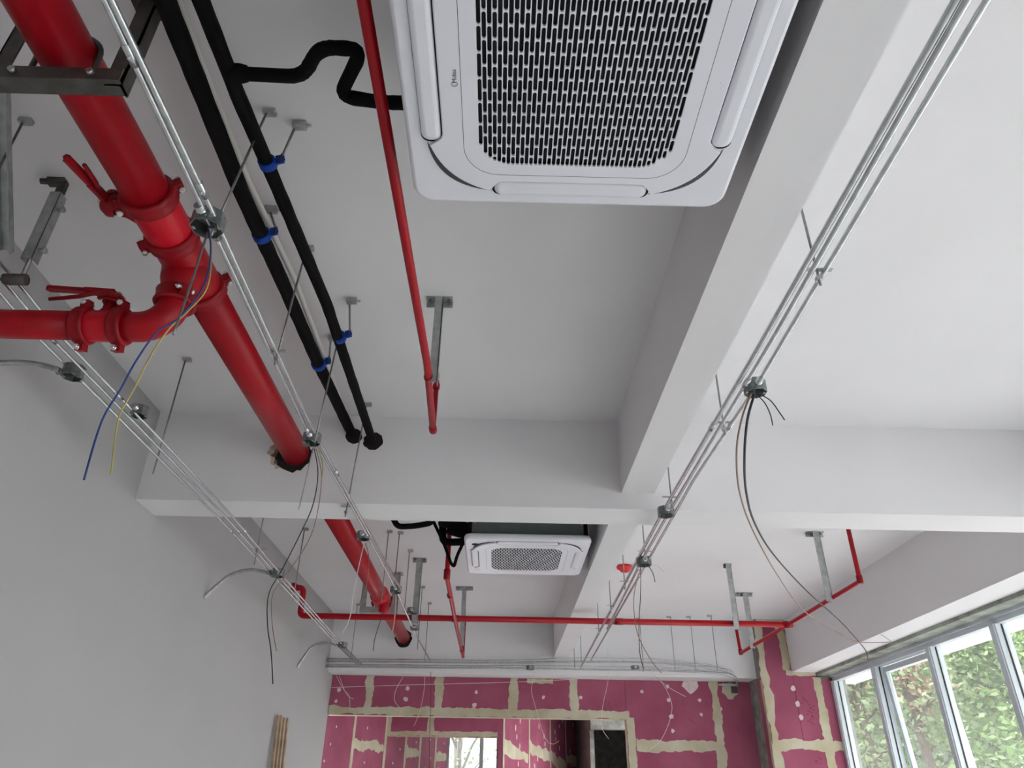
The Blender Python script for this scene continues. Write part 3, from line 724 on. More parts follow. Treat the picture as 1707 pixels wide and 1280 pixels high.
pclamp((-0.829, 3.021, 3.500), dP, .026, 'blue clamp on the thinner black pipe close to the cross beam', (-0.780, 2.914, 3.660), 'blue pipe clamps')
pclamp((-1.025, 2.310, 3.530), dP, .0315, 'blue clamp on the thicker black pipe beside the conduit box', (-1.012, 2.283, 3.660), 'blue pipe clamps')
pclamp((-1.005, 3.335, 3.530), dP, .0315, 'blue clamp on the thicker black pipe close to the cross beam', (-0.939, 3.253, 3.660), 'blue pipe clamps')

# ------------------------------------------------------------------ sprinkler pipes
def bracket(label, x, y, zb, loc, m='galv_dull', w=.04, clamp_to=None, pr=.017, cm='red_dark', plate=.13):
    t = thing('pipe_bracket', label, 'bracket', loc, 'galvanised T brackets')
    MB().box((x-plate/2,y-.022,ZC-.005), (x+plate/2,y+.022,ZC)).box((x-plate/2,y+.017,ZC-.04),(x+plate/2,y+.022,ZC-.005)).build('ceiling_plate', m, t)
    MB().box((x-w/2,y-w/2,zb), (x+w/2,y-w/2+.004,ZC-.005)).box((x+w/2-.004,y-w/2,zb), (x+w/2,y+w/2,ZC-.005)).build('post', m, t)
    for s in (-1,1): MB().cyl((x+s*plate*.36,y,ZC-.005), (x+s*plate*.36,y,ZC-.018), .008, 6).build('anchor_bolt', 'steel_rod', t)
    if clamp_to:
        c = Vector(clamp_to[0]); d = Vector(clamp_to[1])
        MB().rings(c-d*.01, d, [(0,pr),(0,pr+.004),(.02,pr+.004),(.02,pr)], 18).obox(c, Vector((x,y-.01,c.z)), .018, .006, up=d).build('pipe_strap', cm, t)
    return t
ZS = 3.20
sp1 = thing('sprinkler_pipe', 'thin red sprinkler pipe ending in an upright sprinkler before the cross beam', 'pipe', (-0.366, 1.738, 3.200))
e1 = (-0.371, 3.434, 3.200)
MB().tube([(-.372,-3.4,ZS), (-0.366, 1.066, 3.200), (-0.348, 2.762, 3.200), e1], .0175, 18).build('pipe', 'red', sp1)
MB().rings((e1[0],e1[1]-.03,ZS), (0,1,0), [(0,.021),(.045,.021),(.055,.012)], 16).build('elbow', 'red_dark', sp1)
def upright(parent, x, y, z0, z1, r=.014):
    MB().cyl((x,y,z0), (x,y,z1), r, 14).build('riser', 'red_dark', parent)
    MB().rings((x,y,z1-.05), (0,0,1), [(0,r+.005),(.03,r+.005),(.032,r)], 14).build('socket', 'red_dark', parent)
    h = MB().rings((x,y,z1), (0,0,1), [(0,.010),(.012,.010),(.014,.006),(.016,.005)], 10)
    for s in (-1,1): h.tube([(x+s*.009,y,z1+.01),(x+s*.013,y,z1+.028),(x+s*.004,y,z1+.045)], .0025, 6)
    h.rings((x,y,z1+.045), (0,0,1), [(0,.006),(.002,.014),(.004,.014),(.005,.004)], 12)
    h.build('sprinkler_head', 'galv_dull', parent)
upright(sp1, e1[0], e1[1], ZS, 3.50)
bp = (-0.329, 2.897, 3.660)
bracket('galvanised T bracket holding the near red sprinkler pipe', bp[0], bp[1], 3.17, (bp[0],bp[1],ZC), clamp_to=((-.352,bp[1]-.01,ZS), (0,1,0)))
# far bay
YR, ZR = 7.40, 3.07
cr_ = thing('sprinkler_pipe', 'long red crosswise sprinkler pipe spanning the far bay', 'pipe', (0,YR,ZR))
MB().tube(fillet([(-2.10,YR-.02,3.34),(-1.98,YR-.02,3.34),(-1.98,YR,ZR),(-1.2,YR,ZR),(2.9,YR,ZR)], .05), .029, 18).build('pipe', 'red', cr_)
MB().rings((-2.10,YR-.02,3.34), (1,0,0), [(0,.05),(.03,.05),(.05,.04)], 16).build('elbow', 'red_dark', cr_)
for x in (-.43, 1.2): MB().rings((x-.04,YR,ZR), (1,0,0), [(0,.033),(.08,.033)], 16).build('socket', 'red_dark', cr_)
MB().cyl((2.86,YR,ZR), (2.94,YR,ZR), .034, 16).build('tee', 'red_dark', cr_)
sr = thing('sprinkler_pipe', 'red sprinkler pipe along the window beam turning up at both ends', 'pipe', (2.90,7.4,ZR))
MB().tube(fillet([(2.90,5.75,3.56),(2.90,5.75,ZR),(2.90,9.0,ZR),(2.88,9.0,3.46)], .03), .0185, 16).build('pipe', 'red', sr)
for p, ax in (((2.90,5.75,ZR-.02),(0,0,1)), ((2.90,9.0,ZR-.02),(0,0,1)), ((2.90,YR-.04,ZR),(0,1,0))):
    MB().rings(p, ax, [(0,.021),(.01,.025),(.06,.025),(.07,.021)], 14).build('fitting', 'red_dark', sr)
MB().rings((2.88,9.0,3.44), (0,0,1), [(0,.022),(.05,.022),(.06,.012),(.10,.010)], 12).build('sprinkler_head', 'red_dark', sr)
MB().rings((2.90,5.75,3.54), (0,0,1), [(0,.025),(.07,.025)], 12).build('cap', 'red_dark', sr)
s2 = thing('sprinkler_pipe', 'red sprinkler pipe passing under the crosswise pipe below the far air conditioner', 'pipe', (-.43,7.0,ZR-.035))
MB().tube(fillet([(-.42,5.72,3.62),(-.42,5.72,ZR-.035),(-.43,7.4,ZR-.035),(-.43,9.4,ZR-.035)], .03), .019, 16).build('pipe', 'red', s2)
MB().rings((-.42,5.72,ZR-.06), (0,0,1), [(0,.02),(.01,.027),(.08,.027),(.09,.02)], 14).build('elbow', 'red_dark', s2)
for y in (6.3, 8.9): MB().rings((-.43,y,ZR-.035), (0,1,0), [(0,.024),(.06,.024)], 14).build('socket', 'red_dark', s2)
upright(s2, -.43, 9.38, ZR-.035, 3.46, .015)
bracket('galvanised T bracket beside the window beam holding the turned up red pipe', 2.86, 6.30, 3.03, (2.86,6.30,ZC), w=.06, plate=.16, clamp_to=((2.90,6.30,ZR),(0,1,0)), cm='galv_dull', pr=.019)
bracket('galvanised T bracket in front of the pink pier holding the red pipe', 2.88, 8.51, 3.03, (2.88,8.51,ZC), w=.06, plate=.2, clamp_to=((2.90,8.51,ZR),(0,1,0)), cm='galv_dull', pr=.019)
bracket('galvanised post bracket holding the right part of the long crosswise red pipe', 2.36, 7.36, 3.0, (2.36,7.36,ZC), w=.055, plate=.08)
bracket('galvanised T bracket in front of the beam by the rear red sprinkler', -.41, 8.47, 3.0, (-.41,8.47,ZC), w=.05, plate=.2)
bracket('galvanised post bracket holding the long crosswise red pipe beside the fire main', -.83, 7.36, 3.0, (-.83,7.36,ZC), w=.06, plate=.14)
MB().rings(((1.310, 7.492, 3.660)[0], 7.49, ZC), (0,0,-1), [(0,.05),(.012,.085),(.03,.082),(.05,.05),(.062,.045),(.07,.02)], 24).build('smoke_detector', 'detector_red', label='round red detector cap on the ceiling behind the conduits', cat='detector', origin=(1.31,7.49,ZC))

# ------------------------------------------------------------------ steel conduits
def conduit(label, pts, r, group, sleeves=(), m='galv', rad=None):
    pts = [Vector(p) for p in pts]
    path = fillet(pts, rad) if rad else pts
    t = thing('conduit', label, 'conduit', pts[0], group)
    MB().tube(path, r, 12).build('tube', m, t)
    for q in sleeves:
        # distance along the first-to-last line
        d = (pts[-1]-pts[0]).normalized(); c = pts[0].lerp(pts[-1], q)
        # find the point on the polyline with the same y
        for a, b in zip(pts[:-1], pts[1:]):
            if min(a.y,b.y) <= c.y <= max(a.y,b.y) and abs(b.y-a.y) > 1e-4:
                c = a.lerp(b, (c.y-a.y)/(b.y-a.y)); d = (b-a).normalized()
        s = MB().rings(c-d*.03, d, [(0,r),(0,r+.0025),(.06,r+.0025),(.06,r)], 12)
        s.cyl(c+Vector((0,0,-r)), c+Vector((0,0,-r-.008)), .004, 6)
        s.build('coupling', 'galv', t)
    return t
GA, GB, GC_, GD = 'twin conduits beside the fire main', 'conduits along the left wall', 'conduits beside the narrow beam', 'conduits under the end beam'
# twin run beside the fire main
conduit('shiny conduit beside the fire main, on the side of the pipe', [(-.93,-3.4,3.04), (-0.913, 0.983, 3.040), (-0.921, 1.528, 3.040), (-0.935, 2.330, 3.040), (-0.947, 3.146, 3.040), (-0.903, 4.309, 3.035), (-0.874, 6.144, 3.035), (-0.888, 7.976, 3.035), (-.86,9.7,3.03)], .0082, GA, (.33,.345,.5,.62))
conduit('shiny conduit beside the fire main, on the side of the black pipes', [(-.90,-3.4,3.04), (-0.897, 0.982, 3.040), (-0.898, 1.562, 3.040), (-0.911, 2.329, 3.040), (-0.918, 3.106, 3.040), (-0.885, 4.363, 3.035), (-0.833, 6.141, 3.035)], .0082, GA, (.45,.52,.74))
# left wall run
for k, (lab, o) in enumerate((('conduit nearest the left wall in the three conduit run', -.055), ('middle conduit of the three conduit run along the left wall', 0), ('conduit farthest from the left wall in the three conduit run', .05))):
    off = lambda p, q: (p[0]+o*q, p[1], p[2])
    conduit(lab, [(-1.88+o,-3.4,3.19), off((-1.916, 2.195, 3.190),1), off((-1.920, 2.280, 3.190),1), off((-1.920, 2.600, 3.170),1), off((-1.830, 3.132, 3.100),1), off((-1.744, 3.557, 3.030),1), off((-1.705, 4.290, 3.000),.9), off((-1.732, 5.628, 3.000),.7), off((-1.785, 8.475, 3.000),.6), (-1.78+o*.6,9.9,3.0)], .0075, GB, (.42+.03*k, .6, .75))
# run beside the narrow beam
conduit('thick conduit closest to the narrow beam', [(0.952, 0.904, 3.000)[:1]+(-3.4,3.0), (0.952, 0.904, 3.000), (0.962, 2.194, 3.000), (0.959, 4.054, 3.000), (1.063, 9.796, 3.000)], .0105, GC_, (.30,.48,.75))
conduit('middle conduit of the three beside the narrow beam', [(0.969, 0.897, 2.990)[:1]+(-3.4,2.99), (0.969, 0.897, 2.990), (0.989, 2.178, 2.990), (0.991, 4.024, 2.990), (1.003, 4.967, 2.990), (1.074, 7.364, 2.990)], .0088, GC_, (.55,.8))
conduit('outer conduit of the three, with the open junction box and draped wires', [(1.017, 0.902, 3.000)[:1]+(-3.4,3.0), (1.017, 0.902, 3.000), (1.037, 2.191, 3.000), (1.045, 2.584, 3.000), (1.025, 3.570, 3.000), (1.056, 5.116, 3.000), (1.131, 9.244, 3.000)], .0088, GC_, (.5,.7))

def clip(label, c, ax, w, group, top=None, drop=.05, dirx=(1,0,0)):
    """hanger: rod from the ceiling through a clip that grips the conduits"""
    c = Vector(c); x, y = (top[0], top[1]) if top else (c.x, c.y)
    t = thing('conduit_hanger', label, 'hanger', (x,y,ZC), group)
    MB().cyl((c.x,c.y,c.z-drop), (x,y,ZC), .0045, 7).build('threaded_rod', 'steel_rod', t)
    MB().cbox((x+.01,y,ZC-.01), (.045,.026,.02)).build('ceiling_anchor', 'galv_dull', t)
    if w: 
        MB().obox(c-Vector(dirx)*w/2+Vector((0,0,.014)), c+Vector(dirx)*w/2+Vector((0,0,.014)), .016, .003).box((c.x-.009,c.y-.009,c.z-.03),(c.x+.009,c.y+.009,c.z-.016)).build('clip', 'galv_dull', t)
    return t
HA = 'rod hangers of the twin conduits'
clip('rod hanger of the twin conduits at the junction box by the valve', (-0.909, 1.702, 3.040), None, .07, HA, top=(-0.881, 1.784, 3.660)[:2])
clip('rod hanger of the twin conduits between two boxes above the fire main', (-0.913, 2.458, 3.040), None, .07, HA, top=(-0.905, 2.527, 3.660)[:2])
clip('rod hanger of the twin conduits right before the cross beam', (-0.949, 4.216, 3.035), None, .07, HA, top=(-0.864, 4.009, 3.660)[:2])
clip('rod hanger reaching the junction box where the fire main enters the beam', (-0.911, 3.177, 3.040), None, 0, HA, top=(-0.888, 3.222, 3.660)[:2])
HC = 'rod hangers beside the narrow beam'
for lab, p in (('rod hanger beside the narrow beam, in the open middle of the near bay', (1366,452)), ('rod hanger beside the narrow beam, just past the open junction box', (1207,706)), ('rod hanger beside the narrow beam, at the box on the cross beam', (1117,845)), ('rod hanger beside the narrow beam, behind the cross beam', (1074,925))):
    c = {(1366,452): (1.012, 1.825, 3.000), (1207,706): (1.006, 2.918, 3.000), (1117,845): (0.967, 3.857, 3.000), (1074,925): (1.002, 4.887, 3.000)}[p]
    clip(lab, c, None, .10, HC)
for c, lab in zip(((0.985, 5.683, 3.000), (0.989, 6.496, 3.000), (1.005, 7.478, 3.000)), ('rod hanger beside the narrow beam next to the red detector cap', 'rod hanger beside the narrow beam between the detector and the crosswise pipe', 'rod hanger beside the narrow beam past the crosswise red pipe')): clip(lab, c, None, .07, 'rod hangers of the far bay beside the beam')
HB = 'rod hangers of the left wall conduits'
h_ = (-1.816, 3.515, 3.660)
clip('rod hanger of the left wall conduits, free standing below the fire main', (h_[0],h_[1],3.0), None, 0, HB)
clip('rod hanger of the left wall conduits behind the cross beam', (-1.71,5.0,3.0), None, .14, HB, drop=.1)
h_ = (-1.798, 1.853, 3.660)
clip('rod hanger of the left wall conduits next to the steel strut', (h_[0],h_[1],3.0), None, .12, HB)
FR = 'thin threaded rods of the far bay'
FL = ['bare threaded rod between the fire main and the far air conditioner lines', 'bare threaded rod beyond the bracket of the crosswise red pipe', 'shortest looking bare rod close to the rear sprinkler line', 'bare threaded rod to the left wall side of the far fire main', 'bare threaded rod close to where the fire main enters the end beam', 'bare rod hanging right behind the cross beam by the bent black line', 'bare rod hanging right behind the cross beam by the twin conduits', 'hooked bare rod between the fire main and the left wall conduits']
for k, (a, hb) in enumerate((((-0.905, 7.068, 3.660),3.05),((-0.903, 8.484, 3.660),2.95),((-0.888, 9.276, 3.660),2.95),((-1.811, 9.411, 3.660),2.95),((-1.806, 10.286, 3.660),2.95),((-0.943, 6.515, 3.660),3.0),((-1.040, 6.487, 3.660),3.0),((-1.813, 6.465, 3.660),3.0))):
    t = thing('threaded_rod', FL[k], 'rod', (a[0],a[1],ZC), FR)
    MB().cyl((a[0],a[1],hb), (a[0],a[1],ZC), .0045, 6).build('rod', 'steel_rod', t); MB().cbox((a[0]+.01,a[1],ZC-.012), (.05,.03,.024)).build('ceiling_anchor', 'galv_dull', t)
GR = 'rods of the conduits under the end beam'
GL = ['rod of the end beam conduits crossed by the dangling wires', 'rod of the end beam conduits with a small hooked anchor', 'middle rod of the end beam conduits between the hooked one and the leaning one', 'rod of the end beam conduits nearest the pink pier', 'rod of the end beam conduits next to the end of the narrow beam', 'second rod next to the end of the narrow beam, just before the end beam']
for k, a in enumerate(((1.895, 9.942, 3.660), (2.279, 9.801, 3.660), (2.538, 9.780, 3.660), (2.794, 9.688, 3.660), (.98,9.75,ZC), (1.02,9.3,ZC))):
    t = thing('threaded_rod', GL[k], 'rod', (a[0],a[1],ZC), GR)
    MB().cyl((a[0],a[1],2.98), (a[0],a[1],ZC), .0045, 6).build('rod', 'steel_rod', t); MB().cbox((a[0]-.02,a[1],ZC-.012), (.06,.03,.024)).build('ceiling_anchor', 'galv_dull', t)

# channel hanger and loose strut by the left wall
h_ = (-1.835, 2.154, 3.660); x, y = -1.80, h_[1]
t = thing('channel_hanger', 'grey steel channel sleeved hanger on a swivel ceiling anchor by the left wall', 'hanger', (x,y,ZC))
MB().box((x-.021,y-.021,3.235), (x+.021,y-.019,3.575)).box((x-.021,y-.021,3.235),(x-.019,y+.021,3.575)).box((x+.019,y-.021,3.235),(x+.021,y+.021,3.575)).build('channel', 'galv_dull', t)
MB().cyl((x,y,3.15), (x,y,3.64), .008, 8).build('threaded_rod', 'steel_rod', t)
MB().cbox((x,y,3.615), (.03,.02,.06)).cbox((x-.03,y,ZC-.012), (.07,.035,.024)).cyl((x-.06,y-.01,ZC-.02),(x-.085,y-.015,ZC-.024),.012,8).build('swivel_anchor', 'steel_dark', t)
for z in (3.29, 3.50): MB().cyl((x+.02,y,z), (x+.045,y,z), .008, 6).cyl((x+.038,y,z),(x+.046,y,z),.013,6).build('set_bolt', 'galv_dull', t)
MB().rings((x-.06,y,3.15), (1,0,0), [(0,.012),(.0,.022),(.08,.022),(.08,.012)], 14).build('cable_clamp', 'steel_dark', t)
a = Vector((-1.903, 2.155, 3.280)); b = Vector((-1.735, 1.612, 3.640))
t = thing('strut_channel', 'cut steel strut channel slanting down by the left wall', 'strut', a)
d = (b-a).normalized(); sd = d.cross(Vector((0,0,1))).normalized(); ud = sd.cross(d)
m = MB(); m.obox(a+ud*.019, b+ud*.019, .041, .003, up=ud)
for s in (-1,1): m.obox(a+sd*s*.019, b+sd*s*.019, .003, .041, up=ud)
m.build('channel', 'galv_dull', t)

# ------------------------------------------------------------------ junction boxes
def jbox(label, c, r=.036, h=.045, rot=0.0, group='octagonal junction boxes', openb=True, m='galv_box', ears=True, dz=0.0, connectors=((0,1,0),(0,-1,0))):
    c = Vector(c)+Vector((0,0,dz)); t = thing('junction_box', label, 'junction box', c, group)
    n = 8; b = MB()
    def ring(rr, z): return [(c.x+rr*math.cos(rot+math.pi/8+k*math.pi/4), c.y+rr*math.sin(rot+math.pi/8+k*math.pi/4), c.z+z) for k in range(n)]
    loft(b, [ring(r,h/2), ring(r,-h/2), ring(r-.003,-h/2), ring(r-.003,h/2-.004)], False, cap_last=True, cap_first=True)
    b.build('body', m, t)
    loft(MB(), [ring(r-.004,-h/2+.006), ring(r-.004,-h/2+.008)], False, cap_last=True, cap_first=True).build('inner_shade', 'rubber', t) if not openb else None
    if ears:
        for s in (0, math.pi): MB().cbox((c.x+(r-.009)*math.cos(rot+s), c.y+(r-.009)*math.sin(rot+s), c.z-h/2+.004), (.012,.012,.003)).build('screw_lug', 'galv_dull', t)
    for q in connectors:
        d = Vector(q).normalized(); MB().rings(c+d*(r*.9), d, [(0,.016),(.012,.016),(.012,.0145),(.03,.0145)], 12).build('connector', 'galv', t)
    return t
jbox('open octagonal box on the twin conduits beside the first valve', (-0.927, 1.698, 3.040), r=.05, h=.055, connectors=((.06,1,0),(-.06,-1,0)))
jbox('octagonal box on the twin conduits where the fire main enters the cross beam', (-0.945, 3.239, 3.040), r=.045, h=.05)
jbox('octagonal box on the twin conduits just past the cross beam', (-0.925, 4.733, 3.035), r=.045, h=.05)
jbox('octagonal box on the twin conduits past the far hanger frame', (-0.876, 6.164, 3.035), r=.05, h=.05)
jbox('octagonal box on the twin conduits under the long crosswise pipe', (-0.824, 7.004, 3.050), r=.05, h=.05)
jbox('smallest box at the far end of the twin conduits', (-0.867, 7.698, 3.035), r=.045, h=.045)
jl1 = jbox('dark box on the left wall conduits with the long flexible hose', (-1.928, 2.800, 3.135), r=.045, h=.055, connectors=((-1,0,0),(0,1,0)))
jbox('box sitting askew on the left wall conduits', (-1.768, 3.133, 3.095), r=.04, h=.05, rot=.3, dz=.02)
jbox('dark box on the left wall conduits in the far bay', (-1.719, 5.576, 3.000), r=.055, h=.055, connectors=((-1,0,0),))
jbox('farthest box on the left wall conduits', (-1.757, 8.544, 3.000), r=.055, h=.055, connectors=((-1,0,0),))
jbox('open box with draped wires on the outer conduit beside the narrow beam', (1.035, 2.557, 2.990), r=.046, h=.055)
jbox('green tinted box under the cross beam on the conduits beside the narrow beam', (0.972, 4.036, 2.990), r=.05, h=.05)
jbox('round box behind the cross beam on the conduits beside the narrow beam', (1.016, 5.020, 2.980), r=.055, h=.055)

# flexible hoses
def hose(label, pts, r):
    path = smooth_path(pts, 14); P = []; R = []
    for i, p in enumerate(path): P.append(p); R.append(r*(1.08 if i % 2 else .96))
    return MB().tube(P, R, 10).build('flexible_hose', 'galv_dull', label=label, cat='hose', group='flexible metal hoses', origin=pts[0])
b = Vector((-1.980, 2.786, 3.135))
hose('flexible metal hose from the box below the second valve to the left wall', [b, b+Vector((-.12,-.02,.02)), b+Vector((-.25,-.06,-.01)), b+Vector((-.35,-.1,-.10)), (XL,b.y-.14,b.z-.24)], .0125)
b = Vector((-1.785, 5.580, 3.000))
hose('flexible metal hose in the far bay beside the red riser', [b, b+Vector((-.15,0,.02)), b+Vector((-.3,0,-.03)), (XL,b.y-.02,b.z-.2)], .014)
b = Vector((-1.812, 8.549, 3.000))
hose('flexible metal hose at the farthest box by the left wall', [b, b+Vector((-.15,0,.02)), b+Vector((-.3,0,-.04)), (XL,b.y,b.z-.25)], .014)

# ------------------------------------------------------------------ conduits under the end beam
YE = 9.93
for k, (z, r, lab, rise) in enumerate(((3.10,.010,'topmost bowed conduit under the white end beam',.035), (3.065,.012,'thick second conduit under the white end beam',.02), (3.03,.010,'third conduit under the white end beam',.0), (3.0,.012,'bottom conduit under the white end beam',-.01))):
    y = YE - (k % 2)*.03
    pts = [(-2.22,y,z-.03), (-.9,y,z-.02), (.1,y,z-.01), (1.2,y,z+rise), (2.0,y,z+rise+.005), (2.7,y,z-.02), (3.0,y+.02,z-.07+k*.01), (3.12,y+.10,z-.16+k*.02), (3.18,y+.3,2.86)]
    t = thing('conduit', lab, 'conduit', pts[0], GD)
    MB().tube(smooth_path(pts, 6), r, 10).build('tube', 'galv_dull' if k % 2 else 'galv', t)
t = jbox('pale box among the conduits under the end beam', (1.78,9.9,3.02), r=.055, h=.05, ears=False)
jbox('box with wires among the conduits under the end beam beside the opening', (.42,9.9,3.0), r=.055, h=.05, ears=False)
t = thing('bracket_plate', 'rusty flat bar where the bundled conduits enter the pink wall', 'bracket', (3.15,YF-.05,2.86))
MB().cbox((3.12,YF-.04,2.90), (.26,.05,.02)).build('bar', 'galv_dull', t); MB().cbox((3.20,YF-.03,2.84), (.08,.03,.08)).build('socket', 'steel_dark', t)
blob(pf, 3.15, 2.84, .12, wf, m='compound', n=13, name='plaster_patch', th=.006)

# ------------------------------------------------------------------ wires
def wire(label, pts, m, r=.0028, group='loose wires'):
    return MB().tube(smooth_path(pts, 6), r, 6).build('wire', m, label=label, cat='wire', group=group, origin=pts[0])
GWr = 'wires of the open box beside the narrow beam'
wire('long black wire draped from the open box to the window lintel', [(0.967, 2.400, 2.872), (0.979, 2.550, 2.835), (1.036, 2.800, 2.792), (1.164, 3.200, 2.788), (1.402, 3.800, 2.847), (1.770, 4.550, 2.901), (2.346, 5.500, 2.918), (3.016, 6.500, 2.918), (3.533, 7.300, 2.895), (3.878, 7.900, 2.914), (4.196, 8.550, 2.940)], 'wire_black', .0056, GWr)
wire('long brown wire draped from the open box to the window beam', [(0.945, 2.380, 2.860), (0.944, 2.520, 2.819), (0.986, 2.750, 2.782), (1.133, 3.200, 2.773), (1.465, 4.000, 2.853), (1.949, 5.000, 2.890), (2.461, 5.900, 2.862), (2.991, 6.600, 2.860), (3.399, 7.100, 2.867), (3.719, 7.400, 2.911), (4.000, 7.600, 2.958)], 'wire_brown', .0042, GWr)
wire('short curved black wire sticking out of the open box', [(0.991, 2.420, 2.883), (1.041, 2.440, 2.864), (1.076, 2.460, 2.822), (1.094, 2.470, 2.796)], 'wire_black', .0024, GWr)
wire('shorter drooping black wire sticking out of the open box', [(0.979, 2.420, 2.880), (1.010, 2.430, 2.852), (1.029, 2.440, 2.805), (1.035, 2.450, 2.761)], 'wire_black', .0022, GWr)
GWl = 'wires of the box beside the first valve'
wire('long blue wire hanging from the box beside the first valve', [(-0.935, 1.720, 3.040), (-0.905, 1.720, 2.940), (-0.886, 1.700, 2.798), (-0.917, 1.680, 2.669), (-0.968, 1.680, 2.616), (-0.999, 1.680, 2.523), (-1.017, 1.680, 2.429), (-1.035, 1.680, 2.357), (-1.038, 1.680, 2.288), (-1.033, 1.680, 2.173)], 'wire_blue', .0026, GWl)
wire('long yellow wire hanging from the box beside the first valve', [(-0.937, 1.730, 3.050), (-0.907, 1.730, 2.948), (-0.880, 1.710, 2.795), (-0.907, 1.690, 2.693), (-0.943, 1.690, 2.634), (-0.971, 1.690, 2.540), (-0.988, 1.690, 2.435), (-1.003, 1.690, 2.363), (-0.995, 1.690, 2.293), (-0.977, 1.690, 2.194)], 'wire_yellow', .0022, GWl)
wire('short straight steel rod poking down from the box beside the first valve', [(-0.921, 1.700, 2.998), (-0.913, 1.680, 2.810), (-0.910, 1.660, 2.595)], 'steel_rod', .0036, GWl)
GWb = 'wires of the box where the fire main enters the beam'
wire('black wire dangling from the box where the fire main enters the beam', [(-0.942, 3.300, 3.013), (-0.904, 3.300, 2.878), (-0.904, 3.300, 2.722), (-0.937, 3.300, 2.588), (-0.998, 3.300, 2.402), (-1.038, 3.300, 2.293), (-1.020, 3.300, 2.162), (-0.984, 3.300, 2.049), (-0.952, 3.300, 1.917)], 'wire_black', .0026, GWb)
wire('pale wire dangling from the box where the fire main enters the beam', [(-0.939, 3.320, 3.022), (-0.892, 3.320, 2.886), (-0.882, 3.320, 2.700), (-0.902, 3.320, 2.551), (-0.974, 3.320, 2.394), (-1.026, 3.320, 2.298), (-1.005, 3.320, 2.166), (-0.966, 3.320, 2.053)], 'wire_brown', .002, GWb)
wire('straight stiff wire poking down from the box where the fire main enters the beam', [(-0.949, 3.300, 3.019), (-0.958, 3.300, 2.845), (-0.968, 3.300, 2.691)], 'galv_dull', .003, GWb)
wire('short yellow wire beside the black one at the beam box', [(-0.932, 3.340, 3.032), (-0.898, 3.340, 2.943), (-0.895, 3.340, 2.879)], 'wire_yellow', .003, GWb)
GWf = 'pale wires hanging in the far bay'
FW = [([(-0.937, 4.850, 3.022), (-0.955, 4.850, 2.856), (-0.967, 4.850, 2.695), (-0.973, 4.850, 2.520), (-1.011, 4.850, 2.425)], 'wire_white', 'pale wire falling from the box just past the cross beam'),
      ([(-0.929, 4.850, 3.022), (-0.893, 4.850, 2.919), (-0.886, 4.850, 2.756), (-0.918, 4.850, 2.617)], 'wire_brown', 'brown wire falling from the box just past the cross beam'),
      ([(-0.904, 6.200, 3.008), (-0.965, 6.200, 2.858), (-1.014, 6.200, 2.664), (-1.021, 6.200, 2.546)], 'wire_black', 'dark wire kinked below the box past the far hanger frame'),
      ([(-0.877, 6.200, 2.999), (-0.870, 6.200, 2.811), (-0.881, 6.200, 2.666)], 'wire_white', 'pale wire below the box past the far hanger frame'),
      ([(0.988, 5.000, 2.935), (0.933, 5.000, 2.767), (0.919, 5.000, 2.625), (0.936, 5.000, 2.469), (1.008, 5.000, 2.318), (1.072, 5.000, 2.237)], 'wire_brown', 'thin brown wire from the round box behind the cross beam'),
      ([(0.992, 5.020, 2.941), (0.977, 5.020, 2.753), (0.950, 5.020, 2.551), (0.943, 5.020, 2.358), (0.960, 5.020, 2.264)], 'wire_black', 'thin black wire from the round box behind the cross beam'),
      ([(1.036, 5.000, 2.957), (1.069, 5.000, 2.895), (1.080, 5.000, 2.832)], 'wire_black', 'short drooping wire at the round box behind the cross beam'),
      ([(1.053, 5.000, 2.962), (1.115, 5.000, 2.938), (1.150, 5.000, 2.905)], 'wire_white', 'short arched wire at the round box behind the cross beam'),
      ([(1.951, 9.850, 2.979), (2.115, 9.850, 2.823), (2.203, 9.850, 2.613), (2.178, 9.850, 2.439), (2.086, 9.850, 2.255), (2.001, 9.850, 2.147), (1.876, 9.850, 2.066)], 'wire_white', 'long white wire bowed in front of the pink wall'),
      ([(1.955, 9.870, 2.982), (2.121, 9.870, 2.840), (2.244, 9.870, 2.756), (2.397, 9.870, 2.681)], 'wire_white', 'short white wire curling in front of the pink wall'),
      ([(1.431, 9.850, 3.251), (1.419, 9.850, 2.884), (1.343, 9.850, 2.599), (1.303, 9.850, 2.392), (1.313, 9.850, 2.290), (1.389, 9.850, 2.178)], 'wire_white', 'white wire hanging in front of the dark doorway'),
      ([(0.480, 9.850, 2.941), (0.434, 9.850, 2.725), (0.487, 9.850, 2.517), (0.560, 9.850, 2.279), (0.626, 9.850, 2.147), (0.699, 9.850, 2.115), (0.773, 9.850, 2.149)], 'wire_white', 'white wire hooked in front of the slanting partition'),
      ([(-2.062, 9.850, 2.863), (-1.949, 9.850, 2.702), (-1.863, 9.850, 2.619), (-1.834, 9.850, 2.447)], 'wire_white', 'white wire at the far left of the pink wall'),
      ([(-2.028, 9.870, 2.867), (-1.908, 9.870, 2.649), (-1.810, 9.870, 2.587)], 'wire_white', 'stiff white wire end at the far left of the pink wall'),
      ([(-1.206, 9.850, 2.856), (-1.283, 9.850, 2.698), (-1.286, 9.850, 2.572), (-1.186, 9.850, 2.470)], 'wire_white', 'curled pinkish wire over the header board'),
      ([(-0.931, 9.850, 2.860), (-0.927, 9.850, 2.704), (-0.961, 9.850, 2.460), (-1.022, 9.850, 2.289)], 'wire_white', 'pinkish wire dangling past the header board'),
      ([(-0.856, 9.830, 2.916), (-0.832, 9.830, 2.563), (-0.818, 9.830, 2.157), (-0.791, 9.830, 1.770)], 'wire_black', 'straight dark wire hanging in front of the rear window'),
      ([(-2.144, 9.800, 2.706), (-0.980, 9.800, 2.760), (0.157, 9.800, 2.807), (1.305, 9.800, 2.875), (2.541, 9.800, 2.945)], 'wire_white', 'taut pale cable strung across the pink wall')]
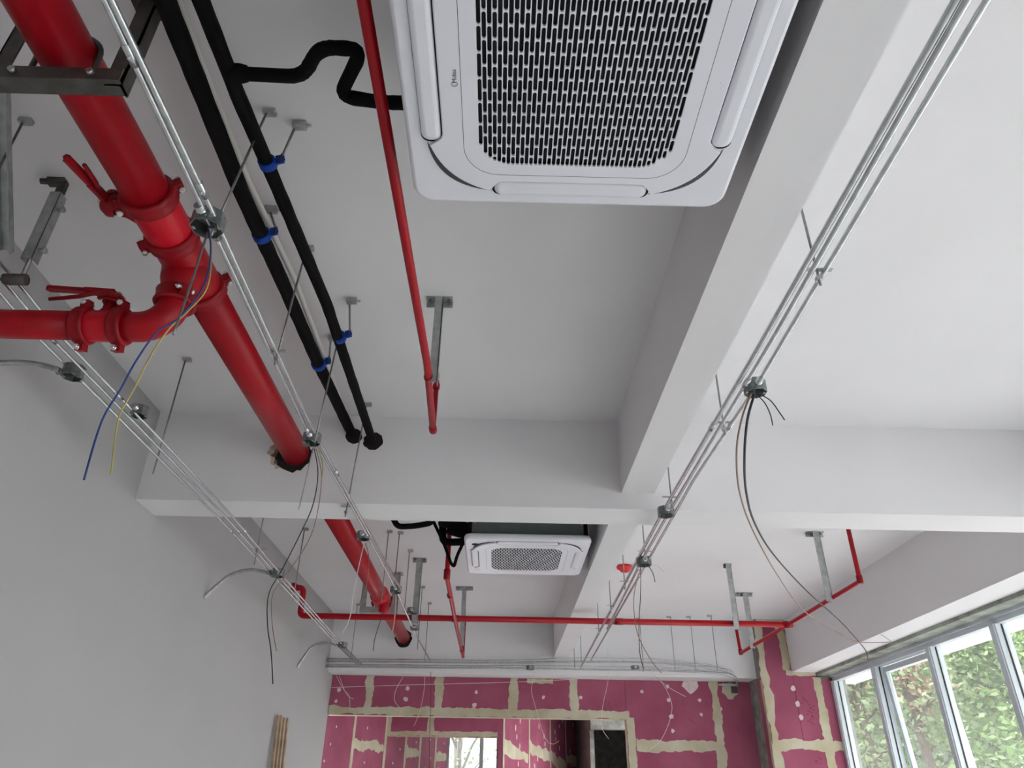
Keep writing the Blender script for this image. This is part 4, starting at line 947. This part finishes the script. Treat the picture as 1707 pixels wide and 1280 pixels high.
for pts, m, lab in FW: wire(lab, pts, m, .0030 if pts[0][1] > 9 else .0028, GWf)

# ------------------------------------------------------------------ black lines of the far air conditioner
GT = 'black lines of the far air conditioner'
def bl(label, pts, r, rad=.05): return pipe('insulated_line', label, 'pipe', pts, r, 'foam', 12, GT, rad)
bl('short bent black insulated line just behind the cross beam', [(-1.27,5.2,ZC), (-0.813, 5.200, 3.335), (-0.774, 5.200, 3.261), (-0.656, 5.250, 3.285), (-0.531, 5.250, 3.311), (-0.507, 5.250, 3.359), (-.8,5.25,ZC)], .022, .04)
bl('black insulated line dropping to the corner of the far air conditioner', [(-0.475, 5.600, 3.520), (-0.460, 5.600, 3.275), (-0.279, 5.600, 3.283), (-.15,5.6,3.36)], .030, .05)
bl('thin black cable looping below the corner of the far air conditioner', [(-0.277, 5.400, 3.281), (-0.291, 5.400, 3.196), (-0.328, 5.400, 3.115), (-0.346, 5.400, 3.023), (-0.375, 5.400, 3.055), (-0.424, 5.400, 3.184), (-0.529, 5.400, 3.382)], .0125, .06)
bl('thick wrapped black line at the casing of the far air conditioner', [(-0.477, 5.500, 3.418), (-0.305, 5.450, 3.355), (-0.162, 5.400, 3.312), (-.2,5.4,3.40)], .045, .05)
bl('second wrapped black line at the casing of the far air conditioner', [(-0.410, 5.500, 3.336), (-0.253, 5.400, 3.267), (-.21,5.38,3.33)], .03, .04)

# ------------------------------------------------------------------ timber battens leaning on the left wall
GWd = 'timber battens leaning on the left wall'
for k, (dy, w, zt, m, lab) in enumerate(((0,.035,2.215,'wood','slim pale batten leaning on the left wall, edge on'), (.06,.04,2.222,'wood','middle timber batten leaning on the left wall'), (.115,.04,2.21,'wood','brownish third batten leaning on the left wall'), (.18,.055,2.215,'wood','widest batten of the bundle leaning on the left wall'))):
    y = 7.98+dy*1.4
    b0 = Vector((XL+.16+k*.01,y-.02,0)); b1 = Vector((XL+.03+k*.012,y,zt))
    MB().obox(b0, b1, w, .02, up=(1,0,0)).build('timber_batten', m, label=lab, cat='batten', group=GWd, origin=b0)
